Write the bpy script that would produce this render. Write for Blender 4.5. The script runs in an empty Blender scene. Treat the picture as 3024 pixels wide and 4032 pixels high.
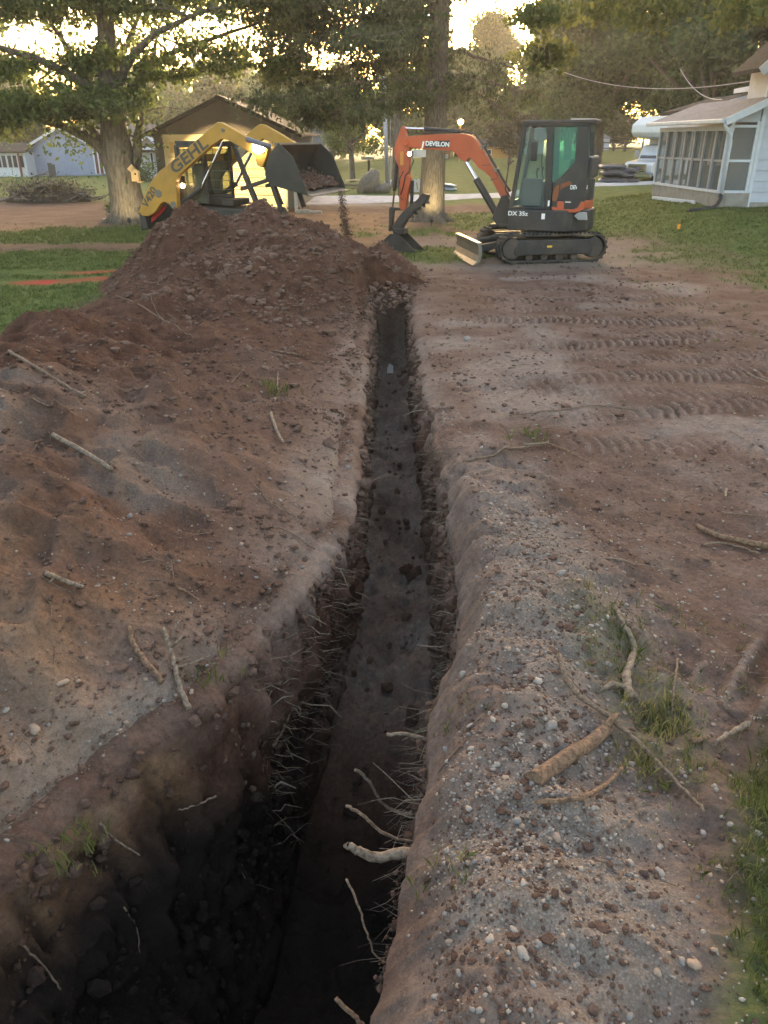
import bpy, bmesh, math, random
import numpy as np
from mathutils import Vector, Matrix, Euler

# ------------------------------------------------------------------ camera, sky, sun, exposure
scene = bpy.context.scene
TH = math.radians(25.7); CAMH = 2.15
cam_d = bpy.data.cameras.new("camera"); cam = bpy.data.objects.new("camera", cam_d)
scene.collection.objects.link(cam); scene.camera = cam
cam.location = (0, 0, CAMH); cam.rotation_euler = (math.pi/2 - TH, 0, 0)
cam_d.sensor_fit = 'VERTICAL'; cam_d.angle_y = math.radians(67.0); cam_d.clip_start = .05; cam_d.clip_end = 2000
SUN_EL, SUN_AZ = math.radians(6.0), math.radians(8.0)
world = bpy.data.worlds.new("World"); scene.world = world; world.use_nodes = True
nt = world.node_tree; bg = nt.nodes['Background']
sky = nt.nodes.new('ShaderNodeTexSky'); sky.sky_type = 'NISHITA'; sky.sun_disc = False
sky.sun_elevation = SUN_EL; sky.sun_rotation = SUN_AZ
sky.air_density = 1.0; sky.dust_density = 4.0; sky.ozone_density = 1.0
nt.links.new(sky.outputs[0], bg.inputs[0]); bg.inputs[1].default_value = 0.15
sun_d = bpy.data.lights.new("sun", 'SUN'); sun_d.energy = 2.5; sun_d.angle = math.radians(3.0); sun_d.color = (1.0, .82, .58)
sun = bpy.data.objects.new("sun", sun_d); scene.collection.objects.link(sun)
sun.rotation_euler = Vector((math.sin(SUN_AZ)*math.cos(SUN_EL), math.cos(SUN_AZ)*math.cos(SUN_EL), math.sin(SUN_EL))).to_track_quat('Z', 'Y').to_euler()
vs = scene.view_settings; vs.view_transform = 'Standard'; vs.look = 'None'; vs.gamma = 1; vs.exposure = 3.3
vs.use_curve_mapping = False
vs.use_white_balance = True; vs.white_balance_temperature = 7400; vs.white_balance_tint = 15
scene.cycles.use_denoising = True
scene.cycles.max_bounces = 6; scene.cycles.transparent_max_bounces = 12
scene.cycles.sample_clamp_indirect = 6

rng = np.random.default_rng(11); random.seed(11)
COL = scene.collection

# ------------------------------------------------------------------ noise
def _h(i, j, s):
    n = (i.astype(np.int64)*374761393 + j.astype(np.int64)*668265263 + s*974634777) & 0xffffffff
    n = ((n ^ (n >> 13))*1274126177) & 0xffffffff
    return ((n ^ (n >> 16)) & 0xffff)/65535.0
def vn(x, y, s=0):
    x = np.asarray(x, float); y = np.asarray(y, float)
    i = np.floor(x); j = np.floor(y); fx = x-i; fy = y-j
    fx = fx*fx*fx*(fx*(fx*6-15)+10); fy = fy*fy*fy*(fy*(fy*6-15)+10)
    a = _h(i, j, s); b = _h(i+1, j, s); c = _h(i, j+1, s); d = _h(i+1, j+1, s)
    return (a+(b-a)*fx)*(1-fy) + (c+(d-c)*fx)*fy
def fbm(x, y, oct=4, s=0, gain=.5):
    x = np.asarray(x, float); y = np.asarray(y, float)
    t = 0; a = 1; n = 0
    for k in range(oct):
        t = t + a*(vn(x, y, s+k*17)*2-1); n += a; a *= gain
        x, y = x*1.62+y*1.18+3.7, y*1.62-x*1.18+8.1
    return t/n
def lump(x, y, s=0):            # rounded clods, 0..1
    return 1-np.abs(vn(x, y, s)*2-1)
def ss(a, b, x):
    t = np.clip((np.asarray(x, float)-a)/(b-a), 0, 1); return t*t*(3-2*t)

# ------------------------------------------------------------------ materials
MATS = {}
def newmat(name):
    m = bpy.data.materials.new(name); m.use_nodes = True
    n = m.node_tree.nodes; b = n['Principled BSDF']; MATS[name] = m
    return m, m.node_tree, n, b
def mat(name, col, rough=.6, metal=0., var=.0, scale=12., bump=0., bscale=60., spec=.4, dirt=None, dirt_amt=0., coat=0.):
    """plain procedural surface: colour with noise variation, optional dirt, fine bump"""
    if name in MATS: return MATS[name]
    m, t, n, b = newmat(name)
    b.inputs['Roughness'].default_value = rough; b.inputs['Metallic'].default_value = metal
    b.inputs['Specular IOR Level'].default_value = spec; b.inputs['Coat Weight'].default_value = coat
    tc = n.new('ShaderNodeTexCoord')
    c0 = tuple(col)+(1,)
    out = None
    if var > 0 or dirt:
        nz = n.new('ShaderNodeTexNoise'); nz.inputs['Scale'].default_value = scale; nz.inputs['Detail'].default_value = 6
        t.links.new(tc.outputs['Object'], nz.inputs['Vector'])
        r = n.new('ShaderNodeValToRGB'); e = r.color_ramp.elements
        e[0].position = .3; e[1].position = .7
        e[0].color = tuple(max(0, c*(1-var)) for c in col)+(1,); e[1].color = tuple(min(1, c*(1+var)) for c in col)+(1,)
        t.links.new(nz.outputs['Fac'], r.inputs[0]); out = r.outputs[0]
        if dirt:
            nd = n.new('ShaderNodeTexNoise'); nd.inputs['Scale'].default_value = scale*.35; nd.inputs['Detail'].default_value = 9; nd.inputs['Roughness'].default_value = .7
            t.links.new(tc.outputs['Object'], nd.inputs['Vector'])
            rd = n.new('ShaderNodeValToRGB'); rd.color_ramp.elements[0].position = .5-.0; rd.color_ramp.elements[1].position = .72
            t.links.new(nd.outputs['Fac'], rd.inputs[0])
            mm = n.new('ShaderNodeMath'); mm.operation = 'MULTIPLY'; mm.inputs[1].default_value = dirt_amt; t.links.new(rd.outputs[0], mm.inputs[0])
            mx = n.new('ShaderNodeMix'); mx.data_type = 'RGBA'; t.links.new(mm.outputs[0], mx.inputs[0]); t.links.new(out, mx.inputs[6]); mx.inputs[7].default_value = tuple(dirt)+(1,)
            out = mx.outputs[2]
        t.links.new(out, b.inputs['Base Color'])
    else:
        b.inputs['Base Color'].default_value = c0
    if bump > 0:
        nb = n.new('ShaderNodeTexNoise'); nb.inputs['Scale'].default_value = bscale; nb.inputs['Detail'].default_value = 5
        t.links.new(tc.outputs['Object'], nb.inputs['Vector'])
        bp = n.new('ShaderNodeBump'); bp.inputs['Strength'].default_value = bump; bp.inputs['Distance'].default_value = .02
        t.links.new(nb.outputs['Fac'], bp.inputs['Height']); t.links.new(bp.outputs[0], b.inputs['Normal'])
    return m
def emit(name, col, s):
    m, t, n, b = newmat(name)
    b.inputs['Base Color'].default_value = tuple(col)+(1,)
    b.inputs['Emission Color'].default_value = tuple(col)+(1,); b.inputs['Emission Strength'].default_value = s
    return m
def glass(name, col=(.8, .95, .9), rough=.05, alpha=.35):
    m, t, n, b = newmat(name)
    b.inputs['Base Color'].default_value = tuple(c*.5 for c in col)+(1,); b.inputs['Roughness'].default_value = rough
    tr = n.new('ShaderNodeBsdfTransparent'); tr.inputs[0].default_value = tuple(col)+(1,)
    mx = n.new('ShaderNodeMixShader'); mx.inputs[0].default_value = alpha
    t.links.new(tr.outputs[0], mx.inputs[1]); t.links.new(b.outputs[0], mx.inputs[2])
    t.links.new(mx.outputs[0], n['Material Output'].inputs[0])
    return m
def leafmat(name, c1, c2, trans=.45, scale=1.2):
    m, t, n, b = newmat(name)
    b.inputs['Roughness'].default_value = .55; b.inputs['Specular IOR Level'].default_value = .3
    tc = n.new('ShaderNodeTexCoord')
    nz = n.new('ShaderNodeTexNoise'); nz.inputs['Scale'].default_value = scale; nz.inputs['Detail'].default_value = 4
    t.links.new(tc.outputs['Object'], nz.inputs['Vector'])
    at = n.new('ShaderNodeAttribute'); at.attribute_name = 'rnd'
    ad = n.new('ShaderNodeMath'); ad.operation = 'MULTIPLY_ADD'; ad.inputs[1].default_value = .5
    t.links.new(at.outputs['Fac'], ad.inputs[0]); 
    sb = n.new('ShaderNodeMath'); sb.operation = 'SUBTRACT'; sb.inputs[1].default_value = .25; t.links.new(nz.outputs['Fac'], sb.inputs[0])
    t.links.new(sb.outputs[0], ad.inputs[2])
    r = n.new('ShaderNodeValToRGB'); e = r.color_ramp.elements; e[0].position = .25; e[1].position = .75
    e[0].color = tuple(c1)+(1,); e[1].color = tuple(c2)+(1,)
    t.links.new(ad.outputs[0], r.inputs[0]); t.links.new(r.outputs[0], b.inputs['Base Color'])
    tl = n.new('ShaderNodeBsdfTranslucent'); t.links.new(r.outputs[0], tl.inputs[0])
    mx = n.new('ShaderNodeMixShader'); mx.inputs[0].default_value = trans
    t.links.new(b.outputs[0], mx.inputs[1]); t.links.new(tl.outputs[0], mx.inputs[2])
    t.links.new(mx.outputs[0], n['Material Output'].inputs[0])
    return m

def soilmat(name, grass=True):
    """soil coloured by what lies there: vertex attribute 'mask' = (grass, gravel, pale dry sand), 'mask2' = (red paint, ochre clay with painted warm light, dark topsoil with painted pit shade)"""
    m, t, n, b = newmat(name)
    L = t.links.new
    b.inputs['Roughness'].default_value = .95; b.inputs['Specular IOR Level'].default_value = .15
    tc = n.new('ShaderNodeTexCoord'); co = tc.outputs['Object']
    def noise(s, d=6, r=.6):
        k = n.new('ShaderNodeTexNoise'); k.inputs['Scale'].default_value = s; k.inputs['Detail'].default_value = d; k.inputs['Roughness'].default_value = r
        L(co, k.inputs['Vector']); return k.outputs['Fac']
    def ramp(f, stops):
        r = n.new('ShaderNodeValToRGB'); e = r.color_ramp.elements
        while len(e) < len(stops): e.new(.5)
        for k, (p, c) in enumerate(stops): e[k].position = p; e[k].color = tuple(c)+(1,)
        L(f, r.inputs[0]); return r.outputs[0]
    def mix(f, a, bb, mode='MIX'):
        x = n.new('ShaderNodeMix'); x.data_type = 'RGBA'; x.blend_type = mode
        if hasattr(f, 'links'): L(f, x.inputs[0])
        else: x.inputs[0].default_value = f
        for s, v in ((6, a), (7, bb)):
            if hasattr(v, 'links'): L(v, x.inputs[s])
            else: x.inputs[s].default_value = tuple(v)+(1,)
        return x.outputs[2]
    a1 = n.new('ShaderNodeAttribute'); a1.attribute_name = 'mask'; s1 = n.new('ShaderNodeSeparateColor'); L(a1.outputs['Color'], s1.inputs[0])
    a2 = n.new('ShaderNodeAttribute'); a2.attribute_name = 'mask2'; s2 = n.new('ShaderNodeSeparateColor'); L(a2.outputs['Color'], s2.inputs[0])
    base = ramp(noise(1.3, 9, .65), [(.28, (.084, .047, .034)), (.5, (.142, .085, .065)), (.72, (.215, .142, .112))])
    fine = ramp(noise(38, 8, .75), [(.3, (.45, .44, .42)), (.52, (1, 1, 1)), (.75, (1.5, 1.48, 1.45))])
    base = mix(.8, base, fine, 'MULTIPLY')
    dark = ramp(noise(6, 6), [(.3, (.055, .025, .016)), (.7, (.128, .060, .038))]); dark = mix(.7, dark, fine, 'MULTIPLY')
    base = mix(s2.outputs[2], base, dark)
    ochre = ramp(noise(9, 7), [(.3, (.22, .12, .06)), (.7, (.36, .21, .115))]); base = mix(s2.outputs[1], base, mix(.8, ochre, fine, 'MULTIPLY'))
    pale = ramp(noise(15, 7, .7), [(.3, (.195, .150, .128)), (.7, (.35, .288, .255))]); base = mix(s1.outputs[2], base, mix(.7, pale, fine, 'MULTIPLY'))
    vor = n.new('ShaderNodeTexVoronoi'); vor.inputs['Scale'].default_value = 130; L(co, vor.inputs['Vector'])
    gcol = ramp(vor.outputs['Color'], [(.1, (.22, .180, .150)), (.5, (.31, .265, .228)), (.9, (.41, .36, .315))])
    gd = ramp(vor.outputs['Distance'], [(.2, (1, 1, 1)), (.75, (.7, .67, .65))]); gcol = mix(.9, gcol, gd, 'MULTIPLY')
    gm = n.new('ShaderNodeMath'); gm.operation = 'MULTIPLY'; gm.use_clamp = True; L(s1.outputs[1], gm.inputs[0]); gm.inputs[1].default_value = 1
    base = mix(gm.outputs[0], base, gcol)
    gr = ramp(noise(2.2, 8, .7), [(.3, (.045, .068, .018)), (.52, (.082, .120, .030)), (.75, (.14, .160, .052))])
    gr = mix(.7, gr, ramp(noise(45, 6, .8), [(.3, (.35, .35, .35)), (.7, (1.4, 1.4, 1.3))]), 'MULTIPLY')
    base = mix(s1.outputs[0], base, gr)
    base = mix(s2.outputs[0], base, (.62, .03, .03))
    aw = n.new('ShaderNodeAttribute'); aw.attribute_name = 'pit_shade'; base = mix(aw.outputs['Fac'], base, (.016, .012, .010))  # near-black shade of the pit painted over the soil colour
    L(base, b.inputs['Base Color'])
    h = n.new('ShaderNodeMath'); h.operation = 'ADD'
    h2 = n.new('ShaderNodeMath'); h2.operation = 'MULTIPLY'; h2.inputs[1].default_value = .35; L(noise(110, 6, .7), h2.inputs[0])
    L(noise(22, 9, .75), h.inputs[0]); L(h2.outputs[0], h.inputs[1])
    bp = n.new('ShaderNodeBump'); bp.inputs['Strength'].default_value = .9; bp.inputs['Distance'].default_value = .03
    L(h.outputs[0], bp.inputs['Height']); L(bp.outputs[0], b.inputs['Normal'])
    return m

def barkmat(name, c1, c2, sc=7, dist=.06, zs=.22):
    m, t, n, b = newmat(name); L = t.links.new
    b.inputs['Roughness'].default_value = .95
    tc = n.new('ShaderNodeTexCoord'); mp = n.new('ShaderNodeMapping'); mp.inputs['Scale'].default_value = (sc, sc, sc*zs); L(tc.outputs['Object'], mp.inputs[0])
    nz = n.new('ShaderNodeTexNoise'); nz.inputs['Scale'].default_value = 2.2; nz.inputs['Detail'].default_value = 8; nz.inputs['Roughness'].default_value = .7; L(mp.outputs[0], nz.inputs['Vector'])
    r = n.new('ShaderNodeValToRGB'); e = r.color_ramp.elements; e[0].position = .36; e[1].position = .62; e[0].color = tuple(c1)+(1,); e[1].color = tuple(c2)+(1,)
    L(nz.outputs['Fac'], r.inputs[0]); L(r.outputs[0], b.inputs['Base Color'])
    bp = n.new('ShaderNodeBump'); bp.inputs['Strength'].default_value = 1; bp.inputs['Distance'].default_value = dist; L(nz.outputs['Fac'], bp.inputs['Height']); L(bp.outputs[0], b.inputs['Normal'])
    return m

# ------------------------------------------------------------------ mesh helpers
def raw_mesh(name, V, F, smooth=True, attrs=None):
    """V (n,3); F (m,k) int array with constant k"""
    V = np.asarray(V, np.float32); F = np.asarray(F, np.int32); k = F.shape[1]
    me = bpy.data.meshes.new(name)
    me.vertices.add(len(V)); me.vertices.foreach_set('co', V.ravel())
    me.loops.add(F.size); me.loops.foreach_set('vertex_index', F.ravel())
    me.polygons.add(len(F)); me.polygons.foreach_set('loop_start', np.arange(0, F.size, k, dtype=np.int32))
    me.polygons.foreach_set('use_smooth', np.full(len(F), smooth))
    for an, (ty, data) in (attrs or {}).items():
        a = me.attributes.new(an, ty, 'POINT')
        a.data.foreach_set('color' if ty == 'FLOAT_COLOR' else 'value', np.asarray(data, np.float32).ravel())
    me.update(calc_edges=True)
    return me
def link(name, me, m=None, parent=None):
    o = bpy.data.objects.new(name, me); COL.objects.link(o)
    if m is not None and me is not None and not me.materials: me.materials.append(m)
    if parent is not None: o.parent = parent
    return o
def tag(o, label=None, cat=None, group=None, kind=None):
    if label: o['label'] = label
    if cat: o['category'] = cat
    if group: o['group'] = group
    if kind: o['kind'] = kind
    return o
def empty(name, loc, rz=0, label=None, cat=None, group=None):
    o = bpy.data.objects.new(name, None); COL.objects.link(o); o.location = loc; o.rotation_euler = (0, 0, rz); o.empty_display_size = .2
    return tag(o, label, cat, group)
class MB:
    def __init__(s): s.v = []; s.f = []
    def add(s, vs, fs):
        o = len(s.v); s.v += [tuple(map(float, p)) for p in vs]; s.f += [tuple(i+o for i in f) for f in fs]; return s
    def box(s, x0, x1, y0, y1, z0, z1):
        return s.add([(x0, y0, z0), (x1, y0, z0), (x1, y1, z0), (x0, y1, z0), (x0, y0, z1), (x1, y0, z1), (x1, y1, z1), (x0, y1, z1)],
                     [(0, 3, 2, 1), (4, 5, 6, 7), (0, 1, 5, 4), (1, 2, 6, 5), (2, 3, 7, 6), (3, 0, 4, 7)])
    def bar(s, a, b, w, h=None, up=(0, 0, 1)):
        """rectangular bar from a to b, w wide, h tall"""
        h = h or w; a = Vector(a); b = Vector(b); d = (b-a).normalized(); u = Vector(up)
        if abs(d.dot(u)) > .98: u = Vector((1, 0, 0))
        r = d.cross(u).normalized(); u = r.cross(d)
        c = [r*w/2+u*h/2, -r*w/2+u*h/2, -r*w/2-u*h/2, r*w/2-u*h/2]
        return s.add([a+k for k in c]+[b+k for k in c], [(0, 1, 2, 3), (7, 6, 5, 4)]+[(i+4, (i+1) % 4+4, (i+1) % 4, i) for i in range(4)])
    def tube(s, pts, rad, n=8, cap=True):
        pts = [Vector(p) for p in pts]
        if not hasattr(rad, '__len__'): rad = [rad]*len(pts)
        o = len(s.v); u = None
        for i, p in enumerate(pts):
            d = (pts[min(i+1, len(pts)-1)]-pts[max(i-1, 0)])
            d = d.normalized() if d.length > 1e-9 else Vector((0, 0, 1))
            if u is None:
                u = Vector((0, 0, 1)) if abs(d.z) < .9 else Vector((1, 0, 0))
            u = (u-d*u.dot(d)); u = u.normalized() if u.length > 1e-6 else d.orthogonal().normalized()
            w = d.cross(u)
            for k in range(n):
                a = 2*math.pi*k/n; s.v.append(tuple(p+(u*math.cos(a)+w*math.sin(a))*rad[i]))
        for i in range(len(pts)-1):
            for k in range(n):
                a = o+i*n+k; b2 = o+i*n+(k+1) % n
                s.f.append((a, b2, b2+n, a+n))
        if cap:
            s.f.append(tuple(o+k for k in range(n))[::-1]); e = o+(len(pts)-1)*n; s.f.append(tuple(e+k for k in range(n)))
        return s
    def prism(s, poly, y0, y1, axis='y'):
        """extrude a polygon [(x,z)] from y0 to y1 (axis y), [(y,z)] along x (axis x) or [(x,y)] along z"""
        n = len(poly); mk = {'y': lambda p, t: (p[0], t, p[1]), 'x': lambda p, t: (t, p[0], p[1]), 'z': lambda p, t: (p[0], p[1], t)}[axis]
        return s.add([mk(p, y0) for p in poly]+[mk(p, y1) for p in poly],
                     [tuple(range(n)), tuple(range(2*n-1, n-1, -1))]+[(i+n, (i+1) % n+n, (i+1) % n, i) for i in range(n)])
    def build(s, name, m, parent=None, smooth=False, bevel=0, seg=2):
        me = bpy.data.meshes.new(name); me.from_pydata(s.v, [], s.f)
        bm = bmesh.new(); bm.from_mesh(me); bmesh.ops.recalc_face_normals(bm, faces=bm.faces); bm.to_mesh(me); bm.free()
        if smooth: me.polygons.foreach_set('use_smooth', [True]*len(me.polygons))
        me.materials.append(m)
        o = bpy.data.objects.new(name, me); COL.objects.link(o)
        if parent is not None: o.parent = parent
        if bevel:
            b = o.modifiers.new('bevel', 'BEVEL'); b.width = bevel; b.segments = seg; b.limit_method = 'ANGLE'; b.angle_limit = math.radians(35)
        return o
def text(s, size, m, parent, loc, rot, name='lettering', ext=.002, bold=.0, sx=1., shear=0.):
    """raised lettering as a mesh part"""
    c = bpy.data.curves.new(name, 'FONT'); c.body = s; c.size = size; c.extrude = ext; c.offset = bold; c.shear = shear; c.align_x = 'CENTER'; c.align_y = 'CENTER'
    t = bpy.data.objects.new(name+'_src', c); COL.objects.link(t); bpy.context.view_layer.update()
    me = bpy.data.meshes.new_from_object(t.evaluated_get(bpy.context.evaluated_depsgraph_get()))
    bpy.data.objects.remove(t); bpy.data.curves.remove(c)
    me.name = name; me.materials.clear(); me.materials.append(m)
    me.transform(Matrix.Translation(loc) @ Euler(rot).to_matrix().to_4x4() @ Matrix.Diagonal((sx, 1, 1, 1)))
    o = bpy.data.objects.new(name, me); COL.objects.link(o); o.parent = parent
    return o
def scatter_mesh(bv, bf, C, R, S):
    """copies of a small mesh: C centres (n,3), R rotation matrices (n,3,3), S scales (n,3)"""
    n, k = len(C), len(bv)
    V = np.einsum('nij,nkj->nki', R, bv[None]*S[:, None, :])+C[:, None, :]
    F = (bf[None]+np.arange(n)[:, None, None]*k).reshape(-1, bf.shape[1])
    return V.reshape(-1, 3), F
def rand_rot(n, r=rng):
    q = r.normal(size=(n, 4)); q /= np.linalg.norm(q, axis=1)[:, None]; w, x, y, z = q.T
    return np.stack([1-2*(y*y+z*z), 2*(x*y-z*w), 2*(x*z+y*w), 2*(x*y+z*w), 1-2*(x*x+z*z), 2*(y*z-x*w), 2*(x*z-y*w), 2*(y*z+x*w), 1-2*(x*x+y*y)], 1).reshape(n, 3, 3)
def ico(sub=1, seed=0, rough=.15):
    bm = bmesh.new(); bmesh.ops.create_icosphere(bm, subdivisions=sub, radius=1)
    v = np.array([tuple(x.co) for x in bm.verts]); f = np.array([[q.index for q in x.verts] for x in bm.faces]); bm.free()
    r = np.random.default_rng(seed); v = v*(1+r.normal(size=(len(v), 1))*rough); return v, f
def icoval(v, f):
    return v, f
# ------------------------------------------------------------------ terrain functions (metres)
def T(x, y):
    x = np.asarray(x, float); y = np.asarray(y, float)
    return (.6*ss(4.5, 8.5, x)*ss(14, 21, y)*(1-.45*ss(26, 38, y)) + 1.5*ss(40, 150, y)*ss(-30, 5, x)
            - .25*ss(30, 60, y)*ss(-5, -20, x))
_yL = [-4, 0, .8, 1.75, 2.1, 2.35, 2.6, 3.0, 3.4, 3.8, 4.4, 5.3, 8, 13.2]
_xL = [-1.5, -1.5, -1.45, -1.25, -1.12, -1.00, -.83, -.62, -.50, -.36, -.22, -.18, -.17, -.18]
_yR = [-4, 0, 1.28, 1.6, 2.0, 2.66, 3.1, 3.63, 5.3, 8, 13.2]
_xR = [-.3, -.1, -.03, .02, .09, .24, .36, .43, .42, .36, .40]
_yFL = [-4, 0, 1.5, 2.5, 3.4, 4.26, 5.5, 7.2, 10, 13.2]
_xFL = [-1.05, -.95, -.80, -.62, -.50, -.36, -.22, -.19, -.14, -.14]
_yFR = [-4, 0, 1.5, 2.5, 3.5, 4.5, 6.2, 8.5, 13.2]
_xFR = [-.25, -.08, .0, .1, .28, .38, .44, .40, .42]
TR_END = 13.3
def trench(y):
    w = .035*fbm(y*1.7, y*0+3.3, 3, 5); w2 = .035*fbm(y*1.9, y*0+9.3, 3, 6)
    k = .045*fbm(y*4.5, y*0+1.3, 4, 7, .65); k2 = .05*fbm(y*4.5, y*0+4.3, 4, 8, .65)
    return (np.interp(y, _yL, _xL)+w+k, np.interp(y, _yFL, _xFL)+w*.6, np.interp(y, _yFR, _xFR)+w2*.6, np.interp(y, _yR, _xR)+w2+k2)
def depth(y):
    return np.interp(y, [-4, 1, 3, 4.5, 7, 13.5], [2.1, 2.1, 1.95, 1.45, 1.28, 1.3])
def tracks(x, y):
    """cleat marks left by the machines: bands of ridges"""
    z = np.zeros_like(x)
    for (y0, sl, x0, x1, w, per, amp) in ((11.9, .04, 1.2, 5.0, .32, .105, .020), (10.3, -.05, 1.0, 4.6, .34, .10, .028), (9.05, .10, 1.2, 4.2, .30, .10, .030),
                                         (7.6, .16, .9, 4.4, .33, .10, .022), (6.5, .20, 1.3, 4.2, .33, .11, .022), (5.6, -.06, 1.2, 3.6, .30, .10, .016), (12.7, .0, 1.0, 4.2, .3, .1, .015), (8.3, .05, 1.6, 5.0, .3, .095, .018), (11.1, .12, 1.4, 5.2, .3, .1, .018), (7.0, -.18, .8, 3.6, .3, .1, .014), (9.6, -.12, 2.2, 5.2, .3, .1, .02)):
        yc = y0+sl*(x-2.5)+.10*fbm(x*.6, x*0+y0, 2, 31)
        inb = ss(w*.6, w*.45, np.abs(y-yc))*ss(x0, x0+.5, x)*ss(x1, x1-.8, x)*np.clip(.55+vn(x*1.3, y*1.3+y0, 33), 0, 1)
        ph = (x+.25*(y-yc)*np.sign(y-yc)+.07*fbm(x*2, y*2, 3, 3))/per
        z += 1.5*inb*amp*(np.abs((ph % 1)*2-1)**.7*1.6-1.0)
    # deep lug marks at the near right
    yc = 2.75+.55*(x-1.6); inb = ss(.28, .16, np.abs(y-yc))*ss(1.15, 1.4, x)*ss(3.2, 2.6, x)
    z += inb*.03*(np.sin((x*.8-y*.6)/.15*2*math.pi)-.4)
    return z
def rough(x, y):
    near = ss(22, 6, y)
    n = .045*fbm(x*.9, y*.9, 3, 41)+near*(.030*fbm(x*3.1, y*3.1, 4, 43)+.012*fbm(x*13, y*13, 4, 47)+.010*(lump(x*9, y*9, 49)-.5))
    return n
def grassmask(x, y):
    """where turf is left"""
    n = fbm(x*.55, y*.55, 4, 61); n2 = fbm(x*2.3, y*2.3, 4, 63)
    g = np.zeros_like(x)
    left = ss(-3.9, -4.6, x+.25*n)*ss(17.6, 16.4, y+1.2*n)
    tree_l = ss(3.2, 2.2, np.hypot((x+7.0)*.8, (y-20.4)*1.5)+.6*n2)
    mid1 = ss(1.3, .8, np.hypot((x-1.2)*.75, (y-16.9)*.9)+.5*n2)
    strip = ss(21.2, 22, y+.8*n)*ss(27.5, 26.2, y+.8*n)*ss(1.2, 2.4, x+.6*n2)*.9
    strip2 = ss(19.5, 20.5, y)*ss(23.0, 21.8, y+.6*n2)*ss(-1.2, -.4, x)*ss(2.6, 1.6, x)*ss(-.15, .15, n2)
    rx = x-(4.9+np.interp(y, [8, 11, 13, 15, 17, 19, 22], [5.0, 3.4, 2.0, .9, .4, .0, -.6]))
    right = ss(-.5, .7, rx+1.5*n+.7*n2)*ss(8.5, 10.5, y)*np.clip(.45+.55*ss(0, 2.4, rx+1.4*n)+.35*n2, 0, 1)
    right = np.maximum(right, ss(18.5, 20.5, y+.7*n)*ss(4.2, 5.4, x))
    far = ss(29.5, 31, y+1.5*n)*np.maximum(ss(-1.0, 1, x), ss(31, 34, y+1.5*n))
    corner = ss(1.18, 1.38, x-.6*(y-2.0)+.15*n2)*ss(2.7, 2.1, y)
    clump = ss(.30, .12, np.hypot(x-1.02-.18*(2.7-y), (y-2.55)*.42)+.10*n2)
    for k in (left, tree_l, mid1, strip, strip2, right, far, corner, .3*clump): g = np.maximum(g, k)
    return np.clip(g, 0, 1)
def ridge(x, y):
    xc = np.interp(y, [-4, 0, 3, 5, 7, 9, 11, 14], [-3.2, -3.1, -3.0, -3.1, -3.2, -3.0, -2.8, -2.4]); hc = np.interp(y, [-4, 1, 3, 5, 6.5, 8.2, 10, 14], [1.05, 1.05, 1.0, .82, .68, .48, .42, .3])
    L = np.interp(y, _yL, _xL)
    tr = np.clip((x-xc)/(L-.02-xc), 0, 1.3); tl = np.clip((xc-x)/1.5, 0, 1.3)
    z = np.where(x > xc, hc*np.clip(1-tr, -.3, 1)**1 if False else hc*(1-tr), hc*(1-tl))
    z = np.where(x > xc, np.where(tr < 1, hc*np.clip(1-tr, 0, 1)**1.12, -.25*(tr-1)), np.where(tl < 1, hc*(1-tl**1.3), -.4*(tl-1)))
    return z
def heap(x, y):
    ry = np.where(y < 13.6, 4.6, 1.9); rx = np.where(x < -1.9, 2.5, 2.6)
    r = np.sqrt(((x+1.9)/rx)**2+((y-13.6)/ry)**2)
    z = 1.24*(1-r); z = z-.16*np.exp(-(r/.22)**2)
    r2 = np.sqrt(((x+.05)/.75)**2+((y-13.9)/1.1)**2)             # backfill tipped over the trench end
    r3 = np.sqrt(((x+3.1)/1.45)**2+((y-13.4)/1.7)**2)
    return np.maximum(np.maximum(z, .55*(1-r2)), 1.16*(1-r3*.9))
def pile(x, y):
    a = ridge(x, y)*ss(14.5, 12, y)-.3*ss(13, 14.5, y); b = heap(x, y)
    k = .12; h = np.clip(.5+.5*(b-a)/k, 0, 1); z = a*(1-h)+b*h+k*h*(1-h)
    body = np.clip(z*3, 0, 1)
    z = z+body*(.24*fbm(x*.9, y*.9, 3, 71)+.12*fbm(x*2.6, y*2.6, 3, 73)+.085*(lump(x*4.3+.4*fbm(x*3, y*3, 2, 5), y*4.3, 75)-.5)+.030*(lump(x*11, y*11, 77)-.5)+.016*fbm(x*24, y*24, 4, 79, .6))
    # crumbly channels running down to the trench, in the direction the soil slid
    s = (x*.55+y*.85); z = z+body*.02*(lump(s*3.0, (y*.55-x*.85)*.6, 81)-.5)*ss(-.3, -1.2, x)
    L = trench(np.asarray(y, float))[0]
    cut = np.where(y < TR_END, ss(.0, .22, L-.03-x), 1.0)
    z = np.where(y < TR_END, z*cut-.10*(1-cut), z)
    return np.where((y < TR_END-.1) & (x > L-.03), -3., z)
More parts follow.
